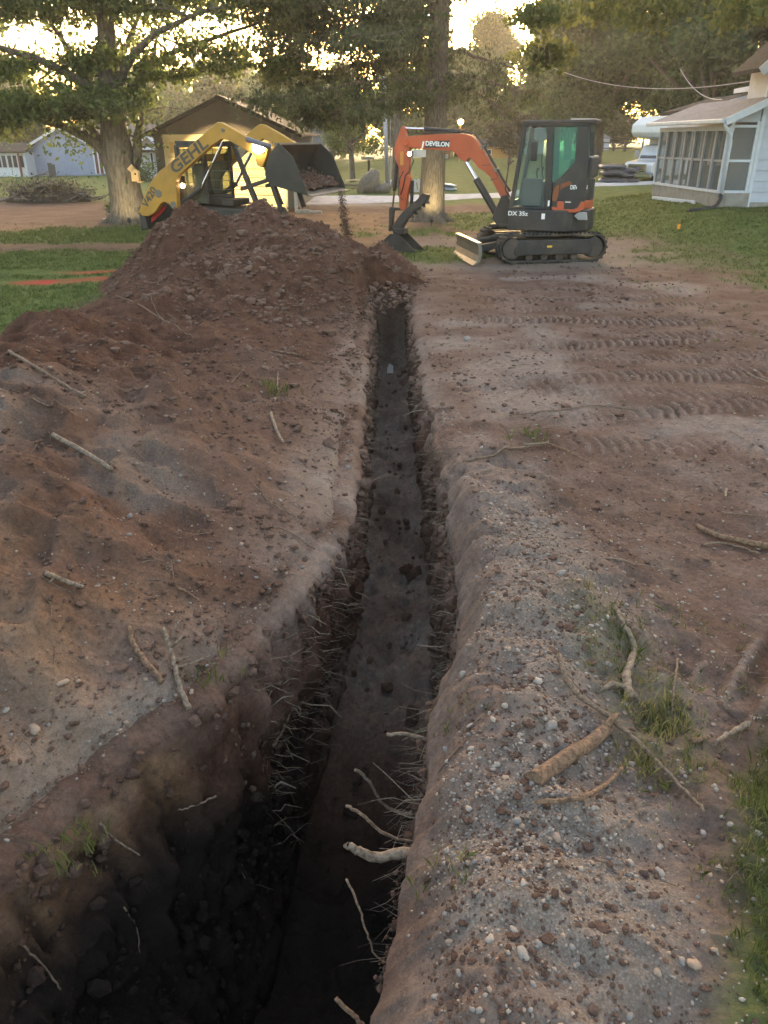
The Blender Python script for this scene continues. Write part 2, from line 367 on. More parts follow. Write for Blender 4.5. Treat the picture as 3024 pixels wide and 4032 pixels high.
def mound(x, y):
    """gravelly berm right of the near trench"""
    R = trench(np.asarray(y, float))[3]
    w = np.interp(y, [-3, 1, 2, 3, 4, 5.2, 6.4], [1.5, 1.5, 1.45, 1.3, 1.0, .7, .5]); h = np.interp(y, [-3, .8, 2, 3, 4, 5.2, 6.6], [.17, .19, .20, .18, .15, .10, .0])
    t = (x-R-.02)/w
    z = h*np.clip(np.where(t < .16, np.sin(np.clip(t, -.16, .16)/.16*math.pi/2), np.cos((np.clip(t, .16, 1.16)-.16)/.84*math.pi/2)), -.7, 1)
    z = z+np.clip(z*6, 0, 1)*.01+ss(0, .06, t)*ss(1.1, .8, t)*(.09*fbm(x*2.2, y*2.2, 3, 91)+.04*fbm(x*6, y*6, 3, 93)+.014*(lump(x*13, y*13, 95)-.5)+.006*fbm(x*30, y*30, 3, 97))
    z = np.where(t < 0, z-.25*np.clip(-t, 0, 1), z)
    return np.where(t < -.06, -3., z)
def S(x, y):
    """height of whatever lies on top at x, y (outside the trench)"""
    x = np.asarray(x, float); y = np.asarray(y, float)
    g = T(x, y)+rough(x, y)+np.where(x > .4, tracks(x, y), 0)
    p = np.where(x < 1.2, pile(x, y)+T(x, y), -9); m = np.where((x > -.2) & (y < 6.6), mound(x, y), -9)
    return np.maximum(np.maximum(g, p), m)
FPX = 1106/math.tan(math.radians(33.5))
def ray(px, py):
    u = (px-829.5)/FPX; v = -(py-1106)/FPX
    return np.array([u, math.cos(TH)+v*math.sin(TH), -math.sin(TH)+v*math.cos(TH)])
def on_ground(px, py, lift=0.):
    """where the line of sight through a measured picture point meets the surface"""
    r = ray(px, py); t = np.concatenate([np.arange(.8, 8, .01), np.geomspace(8, 170, 500)])
    P = r[None]*t[:, None]; P[:, 2] += CAMH
    hit = np.nonzero(P[:, 2] < S(P[:, 0], P[:, 1]))[0]
    p = P[hit[0]] if len(hit) else P[-1]
    return Vector((p[0], p[1], p[2]+lift))
def at_y(px, py, Y):
    r = ray(px, py); p = r*Y/r[1]; return Vector((p[0], p[1], p[2]+CAMH))

# ------------------------------------------------------------------ ground sheet with the trench cut into it
def build_ground():
    ys = [-6, -5, -4, -3, -2, -1.2, -.6, -.2, .1, .35, .6, .8]
    y = .95
    while y < 175:
        ys.append(y); y *= 1.0058 if y < 14 else (1.011 if y < 45 else 1.03)
    ys = np.array(ys); ny = len(ys)
    L, FL, FR, R = trench(ys)
    cut = ss(TR_END+.10, TR_END-.05, ys)                     # 1 inside the trench, 0 beyond its end
    D = depth(ys)
    nl, nw, nf, nr = 130, 44, 34, 390
    o1 = np.concatenate([[0, .012, .03, .055, .09], .13+np.cumsum(.045*1.036**np.arange(nl-5))])
    o2 = np.concatenate([[0, .01, .022, .036, .052], .07+np.arange(260)*.019, .07+259*.019+np.cumsum(.022*1.052**np.arange(1, nr-264))])
    X = []; Z = []; isw = []
    # left surface (far to lip)
    xl = L[:, None]-o1[None, ::-1]; zl = T(xl, ys[:, None])+rough(xl, ys[:, None])
    lip = np.exp(-o1[None, ::-1]/.05)*cut[:, None]; zl = zl-.07*lip-.03*np.exp(-o1[None, ::-1]/.2)*cut[:, None]
    xr = R[:, None]+o2[None]; zr = T(xr, ys[:, None])+rough(xr, ys[:, None])+tracks(xr, np.repeat(ys[:, None], nr, 1))
    lip = np.exp(-o2[None]/.05)*cut[:, None]; zr = zr-.06*lip-.03*np.exp(-o2[None]/.2)*cut[:, None]
    t = np.linspace(0, 1, nw+2)[1:-1][None]
    yy = np.repeat(ys[:, None], nw, 1)
    def wall(x0, x1, z0, sgn, sd):
        zf = -D[:, None]
        z = z0[:, None]+(zf-z0[:, None])*t
        sl = np.abs(x1-x0)[:, None]
        tt = t**1.0
        x = x0[:, None]+(x1-x0)[:, None]*np.where(sl > .12, tt, tt**1.4)
        n = .10*fbm(yy*2.2, z*2.2, 4, sd)+.075*fbm(yy*8, z*5, 4, sd+3, .6)+.03*fbm(yy*11, z*1.2, 3, sd+9)+.035*(lump(yy*14, z*14, sd+5)-.5)+.03*(lump(yy*.9, z*3.0, sd+7)-.5)
        w_ = np.sin(np.pi*np.clip(t, 0, 1))**.35; x = x+sgn*n*w_
        z = z+np.clip(sl*1.2, 0, 1)*w_*(.12*fbm(yy*3, x*3, 4, sd+11, .6)+.08*(lump(yy*9, x*9, sd+13)-.5)+.035*fbm(yy*24, x*24, 3, sd+15))
        z = np.where(cut[:, None] > .01, z, z0[:, None]+0*z)
        z = z0[:, None]+(z-z0[:, None])*cut[:, None]
        return x, z
    xwl, zwl = wall(L, FL, zl[:, -1], 1, 101); xwr, zwr = wall(R, FR, zr[:, 0], -1, 131)
    tf = np.linspace(0, 1, nf)[None]
    xf = FL[:, None]+(FR-FL)[:, None]*tf; yf = np.repeat(ys[:, None], nf, 1)
    zf = -D[:, None]+.11*fbm(xf*3, yf*3, 4, 151, .6)+.07*(lump(xf*6, yf*6, 153)-.5)+.03*fbm(xf*20, yf*20, 3, 157)+.10*(np.abs(tf-.5)*2)**3+.05*fbm(xf*0, yf*1.3, 2, 155)
    base = T(xf, yf)+rough(xf, yf); zf = base+(zf-base)*cut[:, None]
    X = np.concatenate([xl, xwl, xf, xwr[:, ::-1], xr], 1); Z = np.concatenate([zl, zwl, zf, zwr[:, ::-1], zr], 1)
    nx = X.shape[1]; Y = np.repeat(ys[:, None], nx, 1)
    # beyond the trench end columns inside the old trench spread evenly
    flat = (cut < .01)[:, None]; a, b = nl-1, nl+2*nw+nf
    lin = L[:, None]+(R-L)[:, None]*np.linspace(0, 1, b-a+1)[None]
    X[:, a:b+1] = np.where(flat, lin, X[:, a:b+1]); zz = T(X[:, a:b+1], Y[:, a:b+1])+rough(X[:, a:b+1], Y[:, a:b+1]); Z[:, a:b+1] = np.where(flat, zz, Z[:, a:b+1])
    V = np.stack([X, Y, Z], 2).reshape(-1, 3)
    i = np.arange(ny-1)[:, None]*nx+np.arange(nx-1)[None]; F = np.stack([i, i+1, i+nx+1, i+nx], 2).reshape(-1, 4)
    x, y, z = V.T
    g = grassmask(x, y)
    intr = ((np.arange(nx) >= nl) & (np.arange(nx) < b))[None]*(cut[:, None] > .3); intr = np.repeat(intr, 1, 1).reshape(-1).astype(float)
    g = g*(1-intr)
    n1 = fbm(x*.7, y*.7, 4, 161); n2 = fbm(x*2.6, y*2.6, 4, 163)
    dl = np.minimum(np.abs(x-np.interp(y, _yL, _xL)), np.abs(x-np.interp(y, _yR, _xR)))
    pale = np.clip(ss(.30, .05, dl+.22*n2+.15*n1)*(y < TR_END)*.75*ss(-.30, -.05, z)*np.clip(.5+1.6*n1+.8*n2, 0, 1)*ss(2.2, 4.2, y), 0, 1)
    pale = np.maximum(pale, .55*ss(.0, .5, n1+.3*n2)*(x > .4)*(y < 14))
    pale = np.maximum(pale, np.clip(26*tracks(x, y), 0, .8)*(x > .5)*(1-intr))
    pale = np.maximum(pale, .45*ss(.08, .3, .2-np.abs(z+.18)+.1*n2)*intr*(y > 1.2))
    grav = np.zeros_like(x)
    # gravel apron and drive seen past the garage
    grav = np.maximum(grav, .9*ss(29.0, 30.5, y+.8*n1)*ss(34.5, 33.0, y+.4*n1)*ss(-3.2, -2.6, x)*ss(2.0, .5, x))
    grav = np.maximum(grav, .5*ss(14.2, 15.6, y+.6*n1)*ss(21, 18.5, y+.8*n1)*ss(.0, 1.0, x)*ss(7.0, 4.5, x))
    grav = np.maximum(grav, .35*ss(.1, .5, n2)*(x > .3)*(y < 6)*ss(2.2, 1.2, x))
    red = ss(.30, .10, np.abs(y-(13.5+.12*(x+5)))*.8+.10*n2)*ss(-6.5, -5.6, x+.5*n2)*ss(-3.4, -4.0, x)*np.clip(.35+1.1*n2+.4*ss(-6.2, -5.0, x), 0, 1)
    red = np.maximum(red, .85*ss(.28, .10, np.abs(y-(14.5+.14*(x+5)))*.8+.09*n2)*ss(-6.0, -5.2, x+.4*n2)*np.clip(.5+n2, 0, 1)*(x < -3))
    och = np.zeros_like(x)
    och = np.maximum(och, .75*ss(17.5, 19, y+.8*n1)*ss(28, 26, y+.8*n1)*ss(-3.4, -2.4, x)*ss(1.4, .2, x+.6*n2)*np.clip(.6+.8*n2, 0, 1))  # orange lamplight right of the garage painted into the brown soil
    och = np.maximum(och, .35*ss(17.2, 18.2, y+.8*n1)*ss(24, 22, y)*(x < -4)*np.clip(.6+.8*n2, 0, 1))
    n3 = fbm(x*9, y*9, 4, 165, .65); och = np.maximum(och, .85*ss(1.2, 1.3, y+.1*n2+.08*n3)*ss(2.55, 2.42, y+.1*n2+.08*n3)*intr*(x < -.5)*ss(-.60, -.50, z+.10*n2+.14*n3)*np.clip(.75+.9*n3, 0, 1))  # warm light on the left bank painted as an ochre band
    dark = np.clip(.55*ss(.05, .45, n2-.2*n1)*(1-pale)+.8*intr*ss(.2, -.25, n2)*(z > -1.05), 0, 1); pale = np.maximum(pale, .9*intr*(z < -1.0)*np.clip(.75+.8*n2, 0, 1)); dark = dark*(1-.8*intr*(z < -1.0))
    dark = np.maximum(dark, intr*ss(-.25, -.8, z+.15*n2)*ss(4.6, 3.2, y+.4*n1)); pale = pale*(1-intr*ss(5.2, 3.6, y)*ss(-.5, -1.2, z)); zz = z-.50*ss(3.0, 2.0, y); pit_shade = intr*ss(-.5, -1.05, zz+.2*n2+.15*fbm(x*7, y*7, 3, 167))*ss(4.6, 3.0, y+.5*n1)  # shade of the near pit painted in: darker, then near-black with depth
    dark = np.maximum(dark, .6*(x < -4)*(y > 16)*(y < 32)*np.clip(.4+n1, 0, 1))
    red = red*.7; g = g*(1-.9*red)
    m1 = np.stack([g, grav, pale, np.ones_like(g)], 1); m2 = np.stack([red, och*(1-pit_shade), dark, np.ones_like(g)], 1)
    me = raw_mesh('ground', V, F, True, {'mask': ('FLOAT_COLOR', m1), 'mask2': ('FLOAT_COLOR', m2), 'pit_shade': ('FLOAT', pit_shade)})
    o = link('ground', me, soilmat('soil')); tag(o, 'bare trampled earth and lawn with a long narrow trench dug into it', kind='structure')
    return o
ground = build_ground()

def sheet(name, x0, x1, y0, y1, nx, ny, zf, masks, m, lip=None):
    xs = np.linspace(x0, x1, nx) if lip is None else x0+(x1-x0)*np.linspace(0, 1, nx)**1.35; ys = np.concatenate([np.linspace(y0, .75, 12), np.geomspace(.9, y1, ny-12)])
    X, Y = np.meshgrid(xs, ys)
    if lip is not None: X = X+lip(Y)                      # columns follow the trench lip
    x = X.ravel(); y = Y.ravel(); z = zf(x, y)
    if lip is not None: Z = z.reshape(X.shape); Z[:, 0] -= .22; Z[:, 1] -= .05; z = Z.ravel()
    i = np.arange(ny-1)[:, None]*nx+np.arange(nx-1)[None]; F = np.stack([i, i+1, i+nx+1, i+nx], 2).reshape(-1, 4)
    keep = (z > T(x, y)+rough(x, y)-(.16 if lip is None else .5)); F = F[keep[F].all(1)]
    used = np.unique(F); mp = np.full(len(x), -1); mp[used] = np.arange(len(used))
    m1, m2 = masks(x[used], y[used], z[used])
    me = raw_mesh(name, np.stack([x, y, z], 1)[used], mp[F], True, {'mask': ('FLOAT_COLOR', m1), 'mask2': ('FLOAT_COLOR', m2)})
    return link(name, me, m)
def pile_masks(x, y, z):
    n1 = fbm(x*.8, y*.8, 4, 171); n2 = fbm(x*2.6, y*2.6, 4, 173); o = np.ones_like(x)
    L = np.interp(y, _yL, _xL)
    pale = np.clip(.8*ss(.75, .10, L-x+.45*n1+.3*n2)*ss(11.5, 8.5, y)*np.clip(.35+1.4*n1+.6*n2, 0, 1)+.3*ss(.25, .6, n1)*(y < 5), 0, 1)
    grav = np.clip(.30*ss(.05, .5, n1+.4*n2)*ss(6.5, 4.0, y), 0, 1)
    dark = np.clip(.45+.6*ss(6.0, 9, y+1.5*n1)+.6*ss(-1.5, -2.4, x+.8*n1)+.3*n2, 0, 1)*(1-.8*pale)
    och = np.clip(.6*ss(3.9, 2.6, y+.4*n2)*ss(-.7, -1.1, x+.3*n2)*(.6+n2), 0, 1)  # warm light on the near pile tinted into the soil colour
    return np.stack([0*x, grav, pale, o], 1), np.stack([0*x, och, dark, o], 1)
soil = MATS['soil']
spoil = sheet('soil_pile', -5.3, .95, -3.5, 15.8, 390, 520, lambda x, y: pile(x, y)+T(x, y), pile_masks, soil)
tag(spoil, 'long heap of dug brown soil lying left of the trench', 'soil pile')
def mound_masks(x, y, z):
    n1 = fbm(x*1.3, y*1.3, 4, 181); n2 = fbm(x*3.4, y*3.4, 4, 183); o = np.ones_like(x)
    R = np.interp(y, _yR, _xR)
    grav = np.clip(.7*ss(.50, .12, np.abs(x-R-.50)+.45*n1)*ss(4.6, 3.2, y+.6*n1)*(.75+.6*n2), 0, 1)
    t = (x-R)/np.interp(y, [-3, 1, 2, 3, 4, 5.2, 6.4], [1.5, 1.5, 1.45, 1.3, 1.0, .7, .5]); fade = ss(.95, .5, t); m1_ = fbm(x*.7, y*.7, 4, 161); m2_ = fbm(x*2.6, y*2.6, 4, 163)
    pale = np.clip(.40+.6*n1+.3*n2, 0, 1)*.8*fade+(1-fade)*.55*ss(.0, .5, m1_+.3*m2_)*(x > .4); grav = grav*fade
    dark = np.clip(.5*ss(.1, .5, n2)+.5*ss(.25, .05, x-R)*.6, 0, 1)*(1-grav)
    gr = grassmask(x, y)*.8
    return np.stack([gr, grav, pale, o], 1), np.stack([0*x, 0*x, dark, o], 1)
berm = sheet('gravel_mound', .0, 1.75, -2.5, 6.6, 170, 520, mound, mound_masks, soil, lip=lambda y: trench(y)[3]+.0)
tag(berm, 'low mound of gravelly soil along the right edge of the trench', 'gravel mound')
from mathutils.bvhtree import BVHTree
def _bvh(o):
    me = o.data; v = np.empty(len(me.vertices)*3, np.float32); me.vertices.foreach_get('co', v); f = np.empty(len(me.polygons)*4, np.int32); me.polygons.foreach_get('vertices', f)
    return BVHTree.FromPolygons(v.reshape(-1, 3).tolist(), f.reshape(-1, 4).tolist())
BVH = [_bvh(o) for o in (ground, spoil, berm)]
def seen(px, py, lift=0.):
    """the point of ground, pile or mound (trench walls included) met along that direction"""
    d = Vector(ray(px, py)).normalized(); best = None
    for b in BVH:
        p = b.ray_cast(Vector((0, 0, CAMH)), d)[0]
        if p is not None and (best is None or p.y < best.y): best = p
    return Vector((best.x, best.y, best.z+lift)) if best is not None else on_ground(px, py, lift)
# ------------------------------------------------------------------ machine materials
ORANGE = mat('orange_paint', (.44, .085, .032), .45, var=.12, scale=3, dirt=(.16, .09, .06), dirt_amt=.55, bump=.03, bscale=200)
BLACKP = mat('black_paint', (.022, .024, .027), .42, var=.25, scale=4, dirt=(.11, .085, .065), dirt_amt=.5, bump=.03, bscale=150)
RUBBER = mat('track_rubber', (.035, .032, .030), .85, var=.3, scale=6, dirt=(.17, .125, .095), dirt_amt=.9, bump=.3)
STEEL = mat('worn_steel', (.20, .18, .165), .45, metal=.6, var=.25, scale=8, dirt=(.16, .11, .08), dirt_amt=.8, bump=.1)
DARKST = mat('dark_steel', (.050, .045, .042), .6, metal=.3, var=.35, scale=6, dirt=(.12, .085, .065), dirt_amt=.8, bump=.15)
CHROME = mat('chrome_rod', (.7, .7, .72), .12, metal=1.)
WHITE = mat('white_print', (.80, .80, .78), .5)
GREYTX = mat('grey_print', (.07, .065, .055), .6)
YELLOW = mat('yellow_paint', (.42, .215, .035), .5, var=.15, scale=3, dirt=(.18, .11, .06), dirt_amt=.6, bump=.03, bscale=200)
SEATM = mat('seat_vinyl', (.03, .03, .032), .6, var=.2)
GLASS_G = glass('green_cab_glass', (.55, .92, .82), .04, .20)
GLASS_C = glass('clear_cab_glass', (.80, .90, .88), .04, .10)
REDP = mat('red_lens', (.35, .02, .02), .25)
LAMP_W = emit('lamp_warm', (1., .62, .22), 30.)
LAMP_D = emit('lamp_day', (1., .93, .72), 12.)
STICK_Y = mat('yellow_sticker', (.7, .42, .05), .5)

def ring(r, t, n=28):      # stadium profile of a track belt around x0..x1
    pass
def lampspot(name, loc, to, energy, angle, col, parent=None, blend=.6, r=.05):
    d = bpy.data.lights.new(name, 'SPOT'); d.energy = energy; d.spot_size = math.radians(angle); d.spot_blend = blend; d.color = col; d.shadow_soft_size = r
    o = bpy.data.objects.new(name, d); COL.objects.link(o); o.location = loc
    o.rotation_euler = (Vector(loc)-Vector(to)).to_track_quat('Z', 'Y').to_euler()
    return o

# ------------------------------------------------------------------ excavator (forward +x, left side +y, origin under the slew ring)
def excavator():
    E = empty('mini_excavator', (3.45, 16.35, .0), math.pi+math.radians(9), 'orange and black mini excavator with its bucket resting beside the trench', 'excavator')
    # running gear
    u = MB().box(-.45, 1.15, -.50, .50, .24, .44).box(-.30, .60, -.42, .42, .44, .50); u.build('undercarriage', DARKST, E, bevel=.02)
    MB().tube([(.15, 0, .49), (.15, 0, .585)], .40, 28).build('slew_ring', DARKST, E, smooth=False)
    for s in (1, -1):
        yc = .69*s; r = .255; x0, x1 = -.46, 1.155; zc = .285
        pr = []
        for k in range(17): a = math.pi/2+math.pi*k/16; pr.append((x0+r*math.cos(a), zc+r*math.sin(a)))
        for k in range(17): a = -math.pi/2+math.pi*k/16; pr.append((x1+r*math.cos(a), zc+r*math.sin(a)))
        n = len(pr); inner = [((x-.35)*(1-.030)+.35, zc+(z-zc)*.87) for x, z in pr]
        b = MB(); V = []
        for (pp, y) in ((pr, yc-.15), (pr, yc+.15), (inner, yc+.15), (inner, yc-.15)): V += [(x, y, z) for x, z in pp]
        F = []
        for q in range(4):
            for i in range(n): F.append((q*n+i, q*n+(i+1) % n, ((q+1) % 4)*n+(i+1) % n, ((q+1) % 4)*n+i))
        b.add(V, F); tr = b.build('track', RUBBER, E)
        # cleats around the belt
        per = []
        for i in range(n):
            a = Vector((pr[i][0], 0, pr[i][1])); c = Vector((pr[(i+1) % n][0], 0, pr[(i+1) % n][1])); m_ = max(1, round((c-a).length/.085))
            for k in range(m_): per.append((a+(c-a)*(k/m_), (c-a).normalized()))
        last = None; c = MB()
        for p, d in per:
            if last is not None and (p-last).length < .07: continue
            last = p; nrm = Vector((d.z, 0, -d.x)); nrm = nrm if (p-Vector((.35, 0, zc))).dot(nrm) > 0 else -nrm
            for yy in (-.075, .075):
                q = p+nrm*.012+Vector((0, yc+yy, 0)); c.bar(q-d*.022, q+d*.022, .125, .03, up=nrm)
        o = c.build('cleats', RUBBER, tr); o['kind'] = 'stuff'
        MB().prism([(-.42, .16), (1.1, .16), (1.15, .30), (1.05, .44), (-.38, .44), (-.44, .3)], yc+.055*s, yc+.135*s).build('track_frame', BLACKP, tr, bevel=.02)
        for xx in (x0, x1): MB().tube([(xx, yc-.09, zc), (xx, yc+.12*s if s > 0 else yc-.12, zc)], .19, 20).build('idler', DARKST, tr, bevel=.015)
        for xx in (-.1, .2, .5, .8): MB().tube([(xx, yc-.08, .12), (xx, yc+.08, .12)], .07, 12).build('roller', DARKST, tr)
        MB().box(.38, .48, yc+.136*s-.002, yc+.136*s+.002, .30, .335).build('sticker', STICK_Y, tr)
        MB().tube([(.55, yc+.12*s, .315), (.55, yc+.145*s, .315)], .03, 12).build('grease_port', DARKST, tr)
    # dozer blade
    bp = [(1.80, .395), (1.865, .405), (1.83, .30), (1.825, .18), (1.86, .07), (1.93, .0), (1.87, .0), (1.79, .08), (1.755, .2), (1.765, .32)]
    bl = MB().prism([(x-.0, z) for x, z in bp], -.86, .86).build('dozer_blade', STEEL, E, bevel=.008)
    MB().box(1.775, 1.865, -.855, .855, .402, .415).build('blade_top_strip', mat('bright_edge', (.55, .47, .36), .4, metal=.3, var=.2), bl)  # pale strip along the top edge of the blade
    for s in (1, -1): MB().bar((1.80, .30*s, .22), (.95, .34*s, .36), .10, .14).build('blade_arm', BLACKP, E, bevel=.012)
    MB().tube([(1.74, 0, .34), (1.1, 0, .45)], .04, 12).build('blade_cylinder', DARKST, E)
    # upper structure: skirt with round tail (own frame: slew centre at the origin)
    plan = [(.60, .79), (.60, -.79), (-.30, -.82)]+[(-.32+.60*math.cos(a), .82*math.sin(a)) for a in np.linspace(-math.pi/2, -math.pi/2-math.pi, 20)[1:-1]]+[(-.30, .80)]
    MB().prism(plan, .58, .965, axis='z').build('lower_skirt', BLACKP, E, bevel=.03)
    tail = [(-.30, -.80)]+[(-.32+.55*math.cos(a), .80*math.sin(a)) for a in np.linspace(-math.pi/2, -math.pi/2-math.pi, 20)]+[(-.30, .80)]
    MB().prism([(x, y*.96) for x, y in tail], .966, 1.12, axis='z').build('counterweight_band', ORANGE, E, bevel=.02)
    MB().prism([(x, y*.95) for x, y in tail], 1.121, 1.50, axis='z').build('engine_hood', BLACKP, E, bevel=.03)
    MB().box(-.24, .0, -.60, .60, 1.503, 1.86).build('rear_air_box', BLACKP, E, bevel=.03)
    MB().box(-.22, -.02, -.58, .58, 1.862, 1.875).build('air_box_lid', mat('pale_cover', (.55, .55, .53), .4), E)
    MB().prism([(-.27, .80), (-.10, .80), (-.02, .87), (-.10, .945), (-.24, .93)], .62, .70).build('tail_trim', mat('grey_trim', (.30, .32, .34), .3, metal=.4), E, bevel=.01)
    MB().box(.05, 1.20, -.74, -.18, .97, 1.42).build('right_hood', BLACKP, E, bevel=.05, seg=3)
    # cab
    C = MB().box(-.18, 1.21, -.15, .72, .967, 1.01).build('cab_floor', BLACKP, E, bevel=.01)
    cabside = lambda y0, y1, nm: None
    for s, (y0, y1) in ((1, (.66, .72)), (-1, (-.16, -.10))):
        fr = MB()
        fr.prism([(1.21, 1.0), (1.13, 1.0), (.975, 2.34), (1.05, 2.38)], y0, y1)            # front pillar
        fr.prism([(1.05, 2.38), (.975, 2.34), (.93, 2.37), (-.13, 2.37), (-.20, 2.46), (.96, 2.47)], y0, y1)   # roof rail
        fr.prism([(.615, 2.372), (.49, 2.372), (.42, 1.0), (.545, 1.0)], y0, y1)                # middle pillar
        fr.prism([(.075, 2.372), (-.13, 2.372), (-.19, 1.86), (-.19, 1.0), (.41, 1.0), (.41, 1.43), (.385, 1.44), (.06, 1.77)], y0, y1)  # rear quarter and door skin
        fr.build('cab_frame', BLACKP, E, bevel=.012)
        MB().prism([(.48, 2.36), (.078, 2.36), (.065, 1.78), (.395, 1.44), (.44, 1.44)], (y0+y1)/2-.004, (y0+y1)/2+.004).build('door_glass', GLASS_G, E)
        MB().prism([(.97, 2.33), (.62, 2.36), (.55, 1.02), (1.12, 1.02)], (y0+y1)/2-.003, (y0+y1)/2+.003).build('side_glass', GLASS_C, E)
    MB().prism([(1.05, 2.462), (1.10, 2.44), (1.07, 2.40), (-.22, 2.42), (-.27, 2.45), (-.22, 2.475)], -.18, .74).build('cab_roof', BLACKP, E, bevel=.015)
    MB().prism([(.22, 2.477), (.20, 2.495), (-.22, 2.49), (-.26, 2.477)], -.10, .66).build('roof_cap', mat('pale_cover2', (.5, .5, .48), .35), E)
    for z0, z1 in ((1.0, 1.10),): MB().prism([(1.215, z0), (1.17, z0), (1.155, z1), (1.20, z1)], -.10, .66).build('cab_sill', BLACKP, E)
    MB().prism([(1.195, 1.10), (1.19, 1.10), (1.015, 2.36), (1.02, 2.36)], -.10, .66).build('windscreen', GLASS_C, E)
    MB().box(-.16, -.15, -.10, .66, 1.87, 2.40).build('rear_window', GLASS_C, E)
    MB().prism([(.0, 1.0), (.06, 1.0), (.06, 1.45), (-.12, 1.85), (-.16, 1.85)], -.09, .655).build('cab_rear_panel', BLACKP, E)
    st = MB().box(.10, .52, .05, .50, 1.12, 1.26).build('seat', SEATM, E, bevel=.04, seg=3)
    MB().prism([(.16, 1.27), (.28, 1.27), (.16, 1.85), (.06, 1.83)], .07, .48).build('seat_back', SEATM, st, bevel=.04, seg=3)
    MB().box(.02, .09, .14, .42, 1.86, 2.02).build('headrest', SEATM, st, bevel=.03)
    MB().box(.12, .50, .08, .47, 1.0, 1.118).build('seat_base', DARKST, st)
    MB().box(.62, 1.0, .54, .64, 1.02, 1.50).build('left_console', mat('console_grey', (.09, .09, .09), .7), E, bevel=.03)
    for yy in (.58, -.02):
        MB().tube([(.72, yy, 1.45), (.76, yy, 1.60), (.74, yy, 1.68)], [.012, .012, .028], 8).build('control_lever', SEATM, E)
    for yy in (.2, .34): MB().tube([(1.0, yy, 1.02), (.92, yy, 1.30), (.93, yy, 1.40)], .012, 8).build('travel_lever', SEATM, E)
    MB().tube([(1.22, .70, 1.18), (1.30, .73, 1.30), (1.26, .73, 1.75), (1.17, .71, 1.80)], .014, 8).build('hand_rail', BLACKP, E)
    MB().box(.74, .86, .74, .80, 1.80, 2.12).build('mirror', SEATM, E, bevel=.02)
    MB().tube([(.80, .70, 2.16), (.80, .77, 2.12)], .01, 6).build('mirror_arm', BLACKP, E)
    MB().tube([(.64, .725, 1.70), (.65, .745, 1.72), (.66, .745, 1.92), (.65, .725, 1.94)], .010, 6).build('door_handle', BLACKP, E)
    # orange sweep along the door and skirt, on the left side
    MB().prism([(.40, .985), (.32, .93), (-.05, .93), (-.20, .99), (-.20, 1.12), (-.13, 1.12), (-.08, 1.02), (.0, .985), (.28, .985), (.34, 1.02), (.40, 1.02)], .7205, .735).build('orange_stripe', ORANGE, E, bevel=.004)
    MB().prism([(.40, 1.30), (.34, 1.39), (.12, 1.47), (.06, 1.42), (.26, 1.33), (.33, 1.12), (.40, 1.12)], .7205, .728).build('door_decal', mat('dark_orange', (.20, .060, .02), .5), E)
    MB().box(.06, .16, .7205, .726, 1.10, 1.115).build('door_badge', WHITE, E)
    MB().box(.44, .475, .7605, .764, 1.03, 1.13).build('sticker', WHITE, E)
    MB().box(.505, .57, .768, .776, .80, .90).build('data_plate', WHITE, E)
    text('DX 35z', .105, WHITE, E, (1.02, .778, .885), (math.pi/2, 0, math.pi), 'model_lettering', bold=.002, sx=1.15)
    text('DEVELON', .10, WHITE, E, (-.06, .705, 1.36), (math.pi/2, 0, math.pi+.35), 'rear_lettering', bold=.002, sx=.72)
    MB().box(-.16, -.11, .64, .655, 1.15, 1.27).build('sticker', WHITE, E)
    # swing bracket, boom, stick
    MB().prism([(1.0, .62), (1.20, .61), (1.32, .76), (1.26, .92), (1.17, 1.17), (1.06, 1.20), (.98, 1.05)], -.13, .13).build('swing_bracket', BLACKP, E, bevel=.02)
    MB().box(.98, 1.35, -.20, .20, .60, .66).build('bracket_foot', DARKST, E, bevel=.015)
    boom = [(3.11, 2.10), (3.09, 2.17), (3.02, 2.205), (2.90, 2.215), (2.746, 2.228), (2.35, 2.25), (2.0, 2.265), (1.88, 2.258), (1.776, 2.225), (1.69, 2.15), (1.612, 2.045), (1.35, 1.66), (1.074, 1.256), (1.04, 1.17), (1.06, 1.09), (1.135, 1.08), (1.26, 1.28), (1.395, 1.516), (1.52, 1.62), (1.633, 1.68), (1.70, 1.76), (1.78, 1.84), (1.95, 1.89), (2.156, 1.965), (2.5, 1.985), (2.961, 2.01), (3.07, 2.03)]
    bo = MB().prism(boom, -.105, .105).build('boom', ORANGE, E, bevel=.014)
    MB().prism([(2.09, 1.95), (1.99, 1.83), (1.88, 1.78), (1.82, 1.84), (1.9, 1.95)], -.115, .115).build('cylinder_bracket', ORANGE, bo, bevel=.01)
    for a, b_ in (((1.57, 1.72), (1.40, 1.735)), ((1.39, 1.46), (1.25, 1.50))): MB().bar((a[0], .1065, a[1]), (b_[0], .1065, b_[1]), .006, .012).build('weld_seam', DARKST, bo)
    MB().prism([(2.66, 2.125), (2.19, 2.145), (2.23, 2.03), (2.68, 2.01)], .1055, .109).build('name_plate', BLACKP, bo)
    MB().prism([(2.715, 2.123), (2.685, 2.124), (2.71, 2.008), (2.74, 2.006)], .1055, .109).build('white_slash', WHITE, bo)
    text('DEVELON', .105, WHITE, bo, (2.43, .1095, 2.078), (math.pi/2, .03, math.pi), 'boom_lettering', bold=.0035, sx=1.0)
    for yy in (.04, -.04): MB().tube([(2.75, yy, 2.26), (2.3, yy, 2.285), (1.95, yy, 2.30), (1.75, yy, 2.265), (1.58, yy, 2.08), (1.35, yy, 1.74), (1.10, yy, 1.36), (1.02, yy, 1.25)], .013, 8).build('hydraulic_hose', BLACKP, bo, smooth=True)
